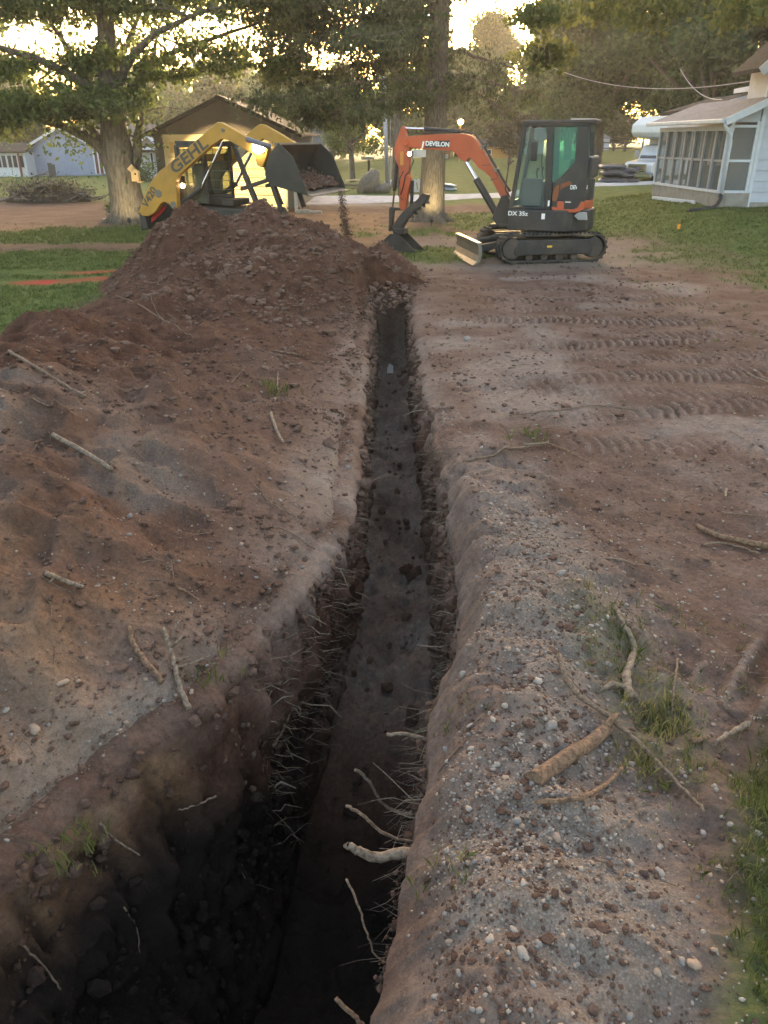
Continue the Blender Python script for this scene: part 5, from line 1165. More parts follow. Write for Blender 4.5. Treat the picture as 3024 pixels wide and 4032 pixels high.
# ------------------------------------------------------------------ drive, vehicles and yard things
def drive():
    xs = np.linspace(-3.2, 60, 150); cy = np.interp(xs, [-4, 0, 3, 8, 14, 30, 60], [32.3, 33.6, 34.6, 37.0, 40.0, 47, 60]); w = np.interp(xs, [-4, 0, 5, 60], [2.6, 1.9, 1.5, 1.5])
    n = 9; V = []
    for k in range(n):
        t = k/(n-1)*2-1; y = cy+t*w+.18*fbm(xs*.8, xs*0+t*3, 3, 201)*(abs(t) > .9); V.append(np.stack([xs, y, T(xs, y)+rough(xs, y)+.035-.03*(abs(t) > .9)], 1))
    V = np.stack(V, 1).reshape(-1, 3); i = np.arange(len(xs)-1)[:, None]*n+np.arange(n-1)[None]; F = np.stack([i, i+n, i+n+1, i+1], 2).reshape(-1, 4)
    o = link('driveway', raw_mesh('driveway', V, F), mat('pale_crushed_stone', (.40, .39, .41), .95, var=.22, scale=3, bump=.5, bscale=25, dirt=(.26, .24, .23), dirt_amt=.5))
    tag(o, 'pale crushed stone drive crossing behind the trees', kind='structure')
drive()

RVW = mat('rv_white', (.68, .67, .66), .35, var=.05, dirt=(.4, .38, .35), dirt_amt=.3)
SILV = mat('silver_paint', (.50, .52, .55), .3, metal=.3, var=.06)
def motorhome():
    E = empty('motorhome', (12.6, 42, .18), math.pi+math.radians(38), 'white truck-fronted motorhome parked behind the glazed porch', 'motorhome')
    MB().prism([(.02, .50), (.02, .86), (-.10, .97), (-1.0, 1.08), (-1.0, .35), (-.25, .35)], -.82, .82).build('bonnet', SILV, E, bevel=.04, seg=3)
    MB().prism([(-1.001, 1.06), (-1.35, 1.70), (-1.9, 1.78), (-2.3, 1.78), (-2.3, .35), (-1.001, .35)], -.80, .80).build('cab', SILV, E, bevel=.03)
    MB().prism([(-1.05, 1.12), (-1.36, 1.66), (-1.35, 1.68), (-1.03, 1.12)], -.70, .70).build('windscreen', PANE_D, E)
    MB().prism([(-1.25, 1.12), (-1.95, 1.12), (-1.95, 1.66), (-1.42, 1.62)], -.815, -.801).build('side_window', PANE_D, E); MB().prism([(-1.25, 1.12), (-1.95, 1.12), (-1.95, 1.66), (-1.42, 1.62)], .801, .815).build('side_window', PANE_D, E)
    gr = MB().box(.021, .05, -.48, .48, .50, .86).build('grille', mat('grille_dark', (.03, .03, .035), .4), E)
    for z in (.50, .60, .70, .80, .87): MB().box(.051, .08, -.52, .52, z-.018, z+.018).build('grille_bar', CHROME, gr)
    for y in (-.50, .50): MB().box(.051, .08, y-.03, y+.03, .48, .88).build('grille_bar', CHROME, gr)
    bd = MB().tube([(.081, 0, .68), (.095, 0, .68)], .07, 18); o = bd.build('badge', mat('badge_blue', (.05, .07, .2), .3), gr); o.scale = (1, 1.7, 1)
    for s in (-1, 1): MB().box(-.10, .035, .50*s-.0 if s > 0 else -.80, .80 if s > 0 else -.50, .56, .82).build('headlight', mat('headlight_lens', (.45, .46, .48), .1), E, bevel=.03)
    MB().prism([(.02, .26), (.16, .28), (.16, .46), (.02, .48)], -.88, .88).build('bumper', CHROME, E, bevel=.03)
    for s in (-1, 1):
        MB().box(-1.15, -1.05, (.95*s)-.10, (.95*s)+.10, 1.18, 1.50).build('wing_mirror', mat('mirror_grey', (.3, .31, .32), .4), E, bevel=.02); MB().bar((-1.1, .80*s, 1.2), (-1.1, .95*s, 1.25), .03).build('mirror_arm', DARKST, E)
        for x in (-.62, -4.6):
            w = MB().tube([(x, .62*s, .33), (x, .84*s, .33)], .38, 24).build('wheel', RUBBER, E, bevel=.03); MB().tube([(x, .845*s, .33), (x, .86*s, .33)], .2, 18).build('rim', CHROME, w)
    MB().prism([(-2.3, .40), (-6.5, .40), (-6.5, 3.05), (-2.0, 3.05), (-1.2, 2.98), (-.62, 2.65), (-.60, 2.28), (-.80, 2.10), (-2.2, 1.96)], -1.12, 1.12).build('coach_body', RVW, E, bevel=.08, seg=3)
    for y in (-1.125, 1.125): MB().prism([(-1.6, 2.72), (-.85, 2.60), (-.95, 2.45), (-1.6, 2.55)], y-.004, y+.004).build('body_stripe', mat('stripe_grey', (.12, .13, .16), .5), E)
    return E
motorhome()
def parked_car():
    p = at_y(1006, 352, 82); E = empty('parked_car', (p.x, 82, p.z), 0, 'small dark off-road car parked far off under the excavator boom', 'car')
    BL = mat('car_black', (.02, .022, .025), .3)
    MB().prism([(-1.2, .35), (1.2, .35), (1.22, .80), (.55, .92), (.38, 1.45), (-1.15, 1.45), (-1.2, .8)], -.75, .75).build('body', BL, E, bevel=.05)
    MB().prism([(.35, .92), (.25, 1.38), (-.3, 1.38), (-.3, .92)], -.765, -.751).build('window', mat('car_window', (.3, .32, .35), .1), E); MB().prism([(-.4, .92), (-.4, 1.38), (-1.0, 1.38), (-1.0, .92)], -.765, -.751).build('window', MATS['car_window'], E)
    MB().box(-1.15, .38, -.70, .70, 1.451, 1.50).build('roof', mat('car_roof', (.35, .36, .38), .4), E)
    for x in (-.75, .8):
        for s in (-1, 1): w = MB().tube([(x, .60*s, .36), (x, .78*s, .36)], .36, 20).build('wheel', RUBBER, E); MB().tube([(x, .785*s, .36), (x, .80*s, .36)], .2, 14).build('rim', SILV, w)
    return E
parked_car()
# bin store and light garden things by the tan building
p = at_y(1044, 347, 76); E = empty('white_trailer', (p.x, 76, p.z), 0, 'small white box trailer under the dark rounded tree', 'trailer'); MB().box(-.9, .9, 0, 1.6, .35, 1.35).build('box', WSIDE, E, bevel=.03); MB().box(-1.0, 1.0, -.1, 1.7, 1.351, 1.45).build('roof', DARKST, E)
for x in (-.5, .5): MB().tube([(x, -.05, .3), (x, -.18, .3)], .3, 14).build('wheel', RUBBER, E)

# utility pole, wires
p = on_ground(838, 416); pt = at_y(829, 165, p.y)
E = empty('utility_pole', p, 0, 'slim grey metal pole rising beside the gravel drive', 'pole')
MB().tube([(0, 0, -.3), (pt.x-p.x, 0, pt.z-p.z)], [.10, .075], 12).build('shaft', mat('galvanised', (.34, .35, .38), .45, metal=.5, var=.15), E, smooth=True)
MB().tube([(.09, -.03, 0), (.10, -.03, 3)], .02, 6).build('conduit', mat('conduit_grey', (.25, .25, .26), .5), E)
for k, (a, b) in enumerate((((1330, 152, 30), (1640, 172, 23)), ((1470, 150, 30), (1560, 215, 26)))):
    A, B = at_y(*a), at_y(*b); pts = [A.lerp(B, t)-Vector((0, 0, .25*4*t*(1-t))) for t in np.linspace(0, 1, 14)]
    if k == 0: A = A+(A-B)*.7; pts = [A.lerp(B, t)-Vector((0, 0, .45*4*t*(1-t))) for t in np.linspace(0, 1, 24)]
    tag(MB().tube(pts, .011, 5).build('overhead_wire', mat('wire_grey', (.35, .36, .36), .5), None), ('longer level', 'shorter slanting')[k]+' overhead wire running to the white house', 'wire')
# old lantern far off
p = at_y(994, 292, 70); q = at_y(996, 250, 70); E = empty('lamp_post', (p.x, 70, float(T(p.x, 70))), 0, 'distant lamp post with a glowing amber lantern', 'lamp post'); h = at_y(995, 264, 70).z-E.location.z
MB().tube([(0, 0, 0), (0, 0, h-.15)], .07, 8).build('shaft', mat('lamp_wood', (.35, .22, .08), .6), E); MB().tube([(0, 0, h-.15), (0, 0, h-.05), (0, 0, h+.12), (0, 0, h+.2)], [.10, .2, .2, .05], 12).build('lantern', emit('lantern_glow', (1., .62, .18), 14), E); MB().tube([(0, 0, h+.201), (0, 0, h+.45)], [.22, .02], 12).build('cap', DARKST, E); MB().bar((-.4, 0, h-.5), (.4, 0, h-.5), .05).build('ladder_bar', MATS['lamp_wood'], E)

# stake lights at the tree feet, their beams on the bark
def stake_light(px, py, Y, target, label, e):
    p = at_y(px, py, Y); p.z = float(S(p.x, Y)); E = empty('stake_light', p, 0, label, 'garden light', 'stake lights at the trees')
    MB().tube([(0, 0, -.05), (0, 0, .12)], [.010, .014], 8).build('stake', DARKST, E)
    d = (Vector(target)-p-Vector((0, 0, .16))).normalized(); c = Vector((0, 0, .16))
    MB().tube([c-d*.06, c-d*.02, c+d*.05], [.03, .06, .065], 14).build('head', DARKST, E, smooth=False)
    MB().tube([c+d*.051, c+d*.058], .055, 14).build('lens', LAMP_D, E)
    l = lampspot('stake_light_beam', tuple(p+c+d*.10), target, e, 80, (1., .86, .45), blend=.8, r=.04)
    return E
stake_light(280, 483, 22.2, (-7.25, 23.5, .9), 'small stake light shining up the big shade tree', 16)
stake_light(932, 474, 22.75, (1.42, 23.8, 1.0), 'small stake light shining up the tall straight tree', 22)

# birdhouse on the big tree
p = at_y(293, 378, 23.45); E = empty('birdhouse', p, 0, 'tan wooden birdhouse fixed to the right side of the big tree', 'birdhouse'); WOODT = mat('tan_wood', (.42, .28, .14), .7, var=.15, scale=8)
MB().prism([(-.10, -.16), (.10, -.16), (.10, .08), (0, .17), (-.10, .08)], -.09, .09).build('box', WOODT, E, bevel=.006); MB().tube([(.02, -.091, .03), (.02, -.096, .03)], .028, 14).build('entry_hole', DARKIN, E); MB().bar((-.13, 0, .07), (.0, 0, .19), .24, .02, up=(0, 1, 0)).build('roof', WOODT, E); MB().box(.05, .17, -.12, .12, -.19, -.161).build('ledge', WOODT, E)

# boards and planks
WOODP = mat('pale_lumber', (.46, .36, .24), .75, var=.15, scale=6)
def plank(a, b, w, h, label, m=WOODP, nm='plank', lift=.03):
    A = on_ground(*a, lift); B = on_ground(*b, lift); return tag(MB().bar(A, B, w, h).build(nm, m, None, bevel=.005), label, 'plank')
plank((222, 476), (246, 473), .14, .04, 'short plank lying against the left foot of the big tree')
plank((640, 447), (668, 446), .12, .05, 'pale board lying beside the garage corner')
plank((655, 439), (690, 438), .10, .05, 'thin pale board behind the grey post')
plank((748, 400), (792, 397), .22, .06, 'pale board on top of the lumber scraps by the boulder', lift=.22)
plank((742, 404), (788, 404), .25, .08, 'dark board under the pale one among lumber scraps', mat('dark_board', (.09, .07, .06), .8), lift=.10)
plank((760, 409), (786, 408), .12, .05, 'reddish scrap board near the boulder foot', mat('red_scrap', (.25, .13, .10), .8), lift=.05)
p = on_ground(641, 459); tag(MB().tube([(0, 0, -.1), (-.02, 0, 1.05)], .055, 10).build('grey_post', mat('post_grey', (.34, .35, .34), .6, var=.1), None), 'short pale grey post standing at the garage corner', 'post'); bpy.data.objects['grey_post'].location = p
p = on_ground(668, 461); o = MB().prism([(-.42, .0), (-.40, .10), (-.10, .13), (.10, .08), (.40, .08), (.42, .0)], -.14, .14).build('concrete_chute', CONCR, None, bevel=.02); o.location = p; tag(o, 'grey curved chute piece lying on the orange soil', 'chute')
# boulders
def boulder(px, py, s, rot, label, seed):
    v, f = ico(3, seed, .0); r = np.random.default_rng(seed); v = v*(1+.35*fbm(v[:, 0]*1.1+seed, v[:, 1]*1.1+v[:, 2], 3, seed)[:, None]+.08*fbm(v[:, 0]*5, v[:, 1]*5+v[:, 2]*5, 2, seed)[:, None])
    o = link('boulder', raw_mesh('boulder', v, f), mat('field_stone', (.17, .145, .115), .9, var=.25, scale=4, bump=.4)); p = on_ground(px, py); o.location = p+Vector((0, 0, s[2]*.55)); o.scale = s; o.rotation_euler = rot
    return tag(o, label, 'boulder', 'boulders by the drive')
boulder(797, 416, (.42, .5, .62), (0, .55, .3), 'tall leaning boulder left of the grey pole', 3)
boulder(824, 417, (.45, .4, .28), (0, 0, .8), 'low squat boulder at the foot of the grey pole', 4)
# pallet leaning, wrapped bundle, mailbox
p = on_ground(893, 416); E = empty('pallet', p, .25, 'weathered pallet leaning left of the tall tree', 'pallet')
for k in range(6): q = MB().box(-.55+k*.2, -.43+k*.2, -.02, .0, 0, .62).build('slat', mat('grey_pallet_wood', (.40, .38, .35), .8, var=.2), E); q.rotation_euler = (-.5, 0, 0)
for z in (.05, .5): q = MB().box(-.56, .58, .001, .05, z, z+.08).build('stringer', MATS['grey_pallet_wood'], E); q.rotation_euler = (-.5, 0, 0)
def soft_bundle(name, px, py, s, m, label, cat, seed, n=3):
    p = on_ground(px, py); E = empty(name, p, 0, label, cat)
    for k in range(n):
        v, f = ico(3, seed+k, 0); v = np.sign(v)*np.abs(v)**.85; v = v*(1+.2*fbm(v[:, 0]*3+k, v[:, 1]*3+v[:, 2]*2, 3, seed+k)[:, None]); r = np.random.default_rng(seed+k)
        o = link('layer', raw_mesh('layer', v*np.array(s)*np.array([1, 1, 1.0/n])*r.uniform(.85, 1.1, 3), f), m, E); o.location = (r.normal()*.06, r.normal()*.05, s[2]*(2*k+1)/n*.9); o.rotation_euler = (r.normal()*.05, r.normal()*.06, r.normal()*.15)
    return E
soft_bundle('wrapped_bundle', 962, 411, (.55, .4, .16), mat('blue_white_plastic', (.42, .50, .62), .35, var=.25, scale=4), 'bundle wrapped in pale blue plastic right of the tall tree', 'bundle', 31, 2)
soft_bundle('blue_bag', 840, 403, (.28, .25, .16), MATS['blue_white_plastic'], 'small blue and white bag between boulder and pole', 'bag', 35, 1)
for k, (px, py, s) in enumerate(((1320, 395, (.62, .55, .46)), (1347, 395, (.60, .5, .36)))):
    soft_bundle('black_bags', px, py, s, mat('black_bag_plastic', (.05, .055, .07), .28, var=.3, scale=5), ('left taller', 'right lower')[k]+' stack of dark plastic sacks on the lawn beside the drive', 'sacks', 41+k*7, 3)
p = on_ground(797, 391); E = empty('mailbox_post', p, 0, 'dark T-shaped post standing on the far lawn', 'post'); h = at_y(797, 345, p.y).z-p.z
MB().tube([(0, 0, -.1), (0, 0, h)], .07, 8).build('shaft', DARKST, E); MB().box(-.42, .30, -.12, .12, h, h+.14).build('crossbar', mat('weathered_grey', (.3, .3, .29), .7), E, bevel=.02)
# survey flag
p = on_ground(1461, 500); E = empty('survey_flag', p, .3, 'small orange survey flag on the right lawn', 'flag'); MB().tube([(0, 0, -.05), (0, 0, .16)], .004, 5).build('wire', STEEL, E); MB().box(0, .085, -.002, .002, .05, .16).build('cloth', mat('flag_orange', (.85, .30, .03), .6), E)
# brush pile and bare shrub on the left
BRANCH = barkmat('dead_branch', (.085, .068, .058), (.22, .19, .17), 10, .02)
def brush():
    r = np.random.default_rng(61); p = on_ground(110, 434); E = empty('brush_pile', p, 0, 'heap of cut grey branches on the bare soil far left', 'brush pile')
    for k in range(95):
        x = r.normal()*.75; z = abs(r.normal())*.28*max(.2, 1-(x/2.1)**2)+.06; a = r.normal()*.5; L = r.uniform(.5, 1.4); d = Vector((math.cos(a), r.normal()*.4, r.normal()*.28+(.5 if r.uniform() < .12 else 0)))
        c = Vector((x, r.normal()*.35, z)); R = r.uniform(.012, .05); pts = [c-d*L/2, c+Vector(r.normal(size=3)*.06), c+d*L/2]
        pts = [Vector((q.x, q.y, max(q.z, .03))) for q in pts]; MB().tube(pts, [R, R*.9, R*.5], 6).build('branch', BRANCH, E, smooth=True)
    v, f = ico(4, 2, 0); v = v*np.array([1.55, .6, .46]); v = v*(1+.25*fbm(v[:, 0]*3, v[:, 1]*3+v[:, 2]*3, 4, 9)[:, None]); link('debris_core', raw_mesh('debris_core', v, f), mat('bark_debris', (.07, .055, .048), .95, var=.4, scale=9, bump=.8), E)
    P = r.normal(size=(2600, 3))*np.array([.8, .35, .2])+np.array([0, -.2, .42]); P[:, 2] = np.abs(P[:, 2]); o = leaves('dead_leaves', P, .09, LEAF_S, E, r)
    o['kind'] = 'stuff'
brush()
def bare_shrub(px, py, h, w, label, seed):
    r = np.random.default_rng(seed); p = on_ground(px, py); E = empty('bare_shrub', p, 0, label, 'shrub')
    m = MB()
    for k in range(34):
        a = r.uniform(0, 6.28); l = r.uniform(.5, 1)*h; d = Vector((math.cos(a)*w*.5*r.uniform(), math.sin(a)*w*.3*r.uniform(), l)); m.tube([(0, 0, 0), d*.5+Vector((r.normal()*.08, 0, 0)), d+Vector((r.normal()*.15, 0, 0))], [.014, .010, .004], 5)
    m.build('stems', BRANCH, E); P = r.normal(size=(260, 3))*np.array([w*.28, w*.2, h*.2])+np.array([0, 0, h*.6]); leaves('crown', P, .08, LEAF_D, E, r)
bare_shrub(30, 428, 1.0, 1.6, 'thin half-bare shrub left of the brush pile', 71)
bare_shrub(246, 470, .45, .35, 'little weedy shoot left of the big tree trunk', 72)

# ------------------------------------------------------------------ foreground wood
WOODR = barkmat('root_bark', (.075, .045, .03), (.22, .15, .105), 30, .006, 1.)
WOODW = barkmat('peeled_wood', (.085, .056, .040), (.27, .20, .145), 26, .006, 1.)
WOODB = barkmat('ruddy_bark', (.075, .042, .027), (.26, .155, .095), 24, .012, 1.)
def stick(pts, r0, r1, m, label, lift=.012, nm='stick', sides=9, jit=None, fork=(), cat='stick', hang=None):
    """a stick laid on the surface through the given points"""
    jit = (.002 if r0 < .015 else .0006) if jit is None else jit
    rr = np.random.default_rng(abs(hash(label)) % 9999 if False else sum(map(ord, label)))
    if hang == 'jut':                                        # rooted in the wall at its last point, sticking out level
        for dx in range(0, 160, 4):
            e = seen(pts[-1][0]+dx, pts[-1][1])
            if e.z > -.9: break
        W = [at_y(a, b, e.y+.03) for a, b in pts]; W.append(Vector((e.x+.07, e.y+.03, min(e.z, W[-1].z)-.07)))
    else: W = [seen(a, b, lift) for a, b in pts]
    E = empty(nm, W[0], 0, label, cat); o = W[0]; Q = [w-o for w in W]
    b = MB(); P = []; m_ = len(Q)
    for i in range(m_-1):
        a, c0, c1, d = Q[max(i-1, 0)], Q[i], Q[i+1], Q[min(i+2, m_-1)]
        for t in np.linspace(0, 1, 7, endpoint=False): P.append(.5*((2*c0)+(c1-a)*t+(2*a-5*c0+4*c1-d)*t*t+(-a+3*c0-3*c1+d)*t**3)+Vector(rr.normal(size=3)*jit))
    P.append(Q[-1]); n = len(P); sides = 18 if r0 > .02 else sides
    if hang is None:
        for q in P:
            wx, wy = q.x+o.x, q.y+o.y
            if not (wy < TR_END and np.interp(wy, _yL, _xL)-.15 < wx < np.interp(wy, _yR, _xR)+.1): q.z = max(q.z, float(S(wx, wy))-o.z+lift*.5)
    b.tube(P, [(r0+(r1-r0)*i/(n-1))*(1+rr.normal()*(.045 if r0 < .015 else .0)) for i in range(n)], sides); b.build('shaft', m, E, smooth=True)
    for (fi, d, L, r) in fork:
        s = P[int(fi*(n-1))]; d = Vector(d).normalized(); f = MB(); f.tube([s, s+d*L*.5+Vector(rr.normal(size=3)*.01), s+d*L], [r, r*.8, r*.3], 6); f.build('side_shoot', m, E, smooth=True)
    return E
stick([(115, 950), (180, 985), (243, 1024)], 0.0174, 0.0139, WOODW, 'thick pale splintered stick lying on the brown pile', .03, fork=((.95, (.1, -.05, -.6), .07, .008), (.9, (.5, .1, .3), .06, .008)))
stick([(20, 762), (75, 795), (130, 830), (182, 862)], 0.0116, 0.0139, WOODR, 'long brown root slanting down the near crest of the pile')
stick([(70, 865), (105, 880), (160, 889)], 0.0058, 0.0041, WOODR, 'thin curved root below the long slanting one')
stick([(585, 897), (596, 930), (612, 962)], 0.0139, 0.0093, WOODW, 'short stick with flaking white bark near the trench edge', .02)
stick([(100, 1245), (140, 1262), (182, 1276)], 0.0128, 0.0093, WOODW, 'short pale broken stick on the reddish clods', .02, fork=((.3, (-.3, -.3, -.2), .06, .006),))
stick([(385, 1275), (410, 1287), (432, 1303)], 0.0070, 0.0046, WOODB, 'small orange splinter among the pebbles')
stick([(280, 1362), (292, 1405), (322, 1445), (352, 1482)], 0.0116, 0.0139, WOODB, 'thick bare root stub pointing down into the pit', .02)
stick([(355, 1368), (372, 1420), (385, 1480), (410, 1545)], 0.0093, 0.0128, WOODW, 'peeling root with small side shoots hanging over the pit edge', .03, fork=((.3, (.5, .1, .5), .10, .008), (.45, (.7, 0, .2), .09, .006), (.55, (.8, .2, .2), .16, .006), (.2, (.3, .2, .6), .12, .007)))
stick([(500, 830), (530, 795)], 0.0035, 0.0017, WOODR, 'thin twig on the far slope of the pile')
stick([(600, 848), (601, 810)], 0.0058, 0.0035, WOODW, 'short upright stick beside the green weeds', .03)
stick([(590, 760), (650, 770)], 0.0093, 0.0070, WOODR, 'rounded root end by the far trench lip', .015)
stick([(370, 705), (300, 660), (250, 640)], 0.0070, 0.0035, WOODR, 'thin root lying across the middle of the pile')
stick([(420, 735), (350, 690), (330, 655)], 0.0058, 0.0035, WOODR, 'bent root beneath the thin crossing root')
stick([(640, 1120), (580, 1085), (540, 1040)], 0.0046, 0.0023, WOODR, 'wiry root trailing over the pebbly slope')
stick([(680, 1190), (620, 1150), (575, 1140)], 0.0052, 0.0023, WOODR, 'wiry root near the pale trench lip')
# right side
stick([(1205, 1428), (1235, 1500), (1310, 1560), (1400, 1640), (1470, 1715), (1520, 1768)], 0.0122, 0.0058, WOODR, 'long bent branch crossing the gravel mound', .03)
stick([(1152, 1690), (1185, 1668), (1232, 1634), (1270, 1612), (1312, 1576)], .032, .023, WOODB, 'thick ruddy log half sunk in the gravel', .008, nm='log', sides=14, cat='log', fork=((.93, (.6, .5, .25), .10, .016), (.55, (-.2, .8, .15), .07, .009)))
stick([(1158, 1742), (1215, 1738), (1262, 1730), (1310, 1702), (1342, 1668)], 0.0081, 0.0070, WOODB, 'curved peeling stick below the ruddy log', .02)
stick([(1320, 1310), (1345, 1360), (1368, 1410), (1352, 1465), (1358, 1520)], 0.0070, 0.0209, WOODW, 'upright weathered root at the top of the gravel', .03, fork=((.9, (-.8, -.1, -.1), .13, .016), (.9, (.3, -.2, -.3), .10, .014), (.1, (.2, .2, .5), .09, .006)))
stick([(1462, 1430), (1455, 1490), (1448, 1556)], 0.0058, 0.0046, WOODR, 'thin straight root standing apart on the right dirt', .02)
stick([(1493, 1608), (1530, 1598)], 0.0104, 0.0070, WOODB, 'stubby root piece next to the lug marks', .015)
stick([(1540, 1612), (1575, 1592), (1612, 1572)], 0.0052, 0.0128, WOODW, 'root with frayed pale end near the right edge', .02, fork=((.95, (.3, .2, .4), .05, .008),))
stick([(1502, 1143), (1560, 1168), (1659, 1188), (1720, 1190)], 0.0151, 0.0232, WOODB, 'thick root entering from the right edge', .025)
stick([(1518, 1180), (1570, 1178), (1640, 1200)], 0.0081, 0.0070, WOODR, 'thinner root just below the thick right root')
stick([(1000, 1002), (1060, 990), (1130, 972), (1182, 964)], 0.0070, 0.0104, WOODR, 'brown root running along the right trench lip', .02)
stick([(1130, 970), (1184, 965)], 0.0081, 0.0070, WOODW, 'pale broken root end lying across the brown root', .035)
stick([(1184, 964), (1225, 978), (1272, 1004)], 0.0075, 0.0046, WOODB, 'orange brown root right of the pale broken end', .02)
stick([(1612, 810), (1662, 832)], 0.0093, 0.0093, WOODW, 'pale stick poking in from the right on the track marks', .02)
stick([(1310, 1208), (1370, 1222), (1452, 1236)], 0.0046, 0.0029, WOODW, 'thin pale twig on the reddish dirt right of the berm')
stick([(1210, 1850), (1215, 1880)], 0.0046, 0.0029, WOODR, 'short dark twig buried in the gravel')
stick([(1345, 1800), (1362, 1772)], 0.0035, 0.0017, WOODW, 'tiny twig beside the curved stick')
stick([(1335, 1905), (1350, 1880)], 0.0046, 0.0029, WOODB, 'short twig near the large white pebble')
stick([(1260, 870), (1265, 848)], 0.0046, 0.0029, WOODW, 'tiny upright twig on the level dirt')
stick([(1350, 815), (1390, 818)], 0.0041, 0.0029, WOODW, 'short pale twig on the far track marks')
stick([(1100, 900), (1200, 890), (1290, 878), (1380, 895)], 0.0058, 0.0046, WOODR, 'long dark root snaking over the level dirt')
stick([(1160, 930), (1260, 915)], 0.0035, 0.0023, WOODW, 'pale thin twig below the snaking root')
stick([(1555, 1110), (1640, 1120)], 0.0058, 0.0035, WOODR, 'thin brown root among the clods at right')
stick([(1565, 1080), (1568, 1062)], 0.0081, 0.0070, WOODW, 'pale chip of wood standing in the right clods', .02)
# wood inside the pit and trench (hanging at measured distances)
stick([(748, 1826), (775, 1838), (815, 1853), (880, 1842)], 0.0116, 0.0232, WOODW, 'thick pale broken root stub jutting from the right wall', nm='root_stub', hang='jut', cat='root')
stick([(768, 1662), (800, 1690), (838, 1745)], 0.0081, 0.0058, WOODW, 'pale root above the thick stub', hang='jut', nm='root', cat='root')
stick([(745, 1740), (790, 1765), (830, 1800)], 0.0058, 0.0058, WOODR, 'root leaning out just over the thick stub', hang='jut', nm='root', cat='root')
stick([(835, 1588), (884, 1585)], 0.0070, 0.0081, WOODW, 'short root end high on the right wall', hang='jut', nm='root', cat='root')
stick([(725, 2158), (760, 2190), (800, 2230)], 0.0058, 0.0070, WOODB, 'root at the very bottom of the picture', hang='jut', nm='root', cat='root')
stick([(750, 1900), (775, 1960), (790, 2010), (818, 2070)], 0.0035, 0.0023, WOODR, 'long wiry root below the thick stub', hang='jut', nm='root', cat='root')
stick([(632, 1530), (612, 1575), (590, 1615)], 0.0058, 0.0128, WOODR, 'knobbed root hanging in the middle of the pit', nm='root', cat='root', fork=((.7, (.3, -.1, -.8), .18, .006),))
stick([(380, 1756), (420, 1745), (467, 1724)], 0.0035, 0.0052, WOODW, 'white twig lying on the shaded pit bank', nm='twig', cat='twig')
stick([(218, 1782), (245, 1815), (302, 1852)], 0.0046, 0.0035, WOODW, 'pale root on the lower pit bank', nm='root', cat='root')
stick([(270, 1965), (295, 2010), (303, 2062)], 0.0041, 0.0029, WOODR, 'wavy root low in the dark of the pit', nm='root', cat='root')
stick([(45, 2045), (90, 2085), (132, 2142)], 0.0041, 0.0035, WOODR, 'root in the dark lower left corner', nm='root', cat='root')
stick([(575, 1455), (572, 1490), (565, 1525)], 0.0046, 0.0023, WOODR, 'dangling root left of the knobbed root', nm='root', cat='root')
stick([(525, 1870), (530, 1900), (590, 1925)], 0.0023, 0.0017, WOODW, 'thin bent rootlet on the dark pit wall', nm='root', cat='root')
p = on_ground(837, 772); tag(MB().add([(-.05, 0, 0), (.04, 0, .01), (.05, 0, .12), (-.01, 0, .16), (-.05, .02, .08)], [(0, 1, 2, 3, 4)]).prism([(-.05, 0), (.05, 0), (.04, .10), (-.02, .15)], .0, .02).build('paper_scrap', mat('white_paper', (.72, .72, .70), .7), None), 'white scrap of paper at the far end of the trench floor', 'scrap')
bpy.data.objects['paper_scrap'].location = Vector((.10, 12.2, -1.24))

# ------------------------------------------------------------------ cut roots in the trench walls
def wall_roots():
    r = np.random.default_rng(91); fine = MB(); WR = barkmat('wall_root_bark', (.10, .07, .05), (.30, .23, .17), 40, .003, 1.)
    for k in range(2000):
        side = 1 if r.uniform() < .5 else -1; y = float(np.exp(r.uniform(math.log(2.0 if side < 0 else 2.95), math.log(12.6))))
        L, FL, FR, R = (float(v) for v in trench(np.array(y))); D = float(depth(y)); t = r.beta(1.3, 2.4)*.8+.04
        x0, x1 = (L, FL) if side > 0 else (R, FR); x = x0+(x1-x0)*t-side*.05; z = -D*t-.04
        ln = r.uniform(.06, .22)*(1.5 if r.uniform() < .15 else 1); rad = r.uniform(.0012, .003) if r.uniform() < .85 else r.uniform(.003, .006)
        d = Vector((side, r.normal()*.45, r.normal()*.25-.08)).normalized(); c = Vector((x, y, z)); q = [c, c+d*ln*.4+Vector(r.normal(size=3)*.008), c+d*ln*.75+Vector(r.normal(size=3)*.014), c+d*(ln)+Vector((0, 0, -.03*r.uniform()))+Vector(r.normal(size=3)*.02)]
        part = 'near' if y < 4 else ('middle' if y < 7 else 'far'); wl = 'left' if side > 0 else 'right'
        if k < 250 and ln > .085:
            o = MB().tube([v-c for v in q], [rad*1.3, rad*1.2, rad, rad*.6], 5).build('wall_root', WR, None, smooth=True); o.location = c
            tag(o, 'thin cut root sticking out of the %s part of the %s trench wall' % (part, wl), 'root', 'cut roots in the %s part of the %s trench wall' % (part, wl))
        else: fine.tube(q, [rad*.6, rad*.5, rad*.4, rad*.2], 4)
    o = fine.build('fine_roots', WR, None); tag(o, 'fine hair roots fringing both trench walls', 'roots', kind='stuff')
wall_roots()
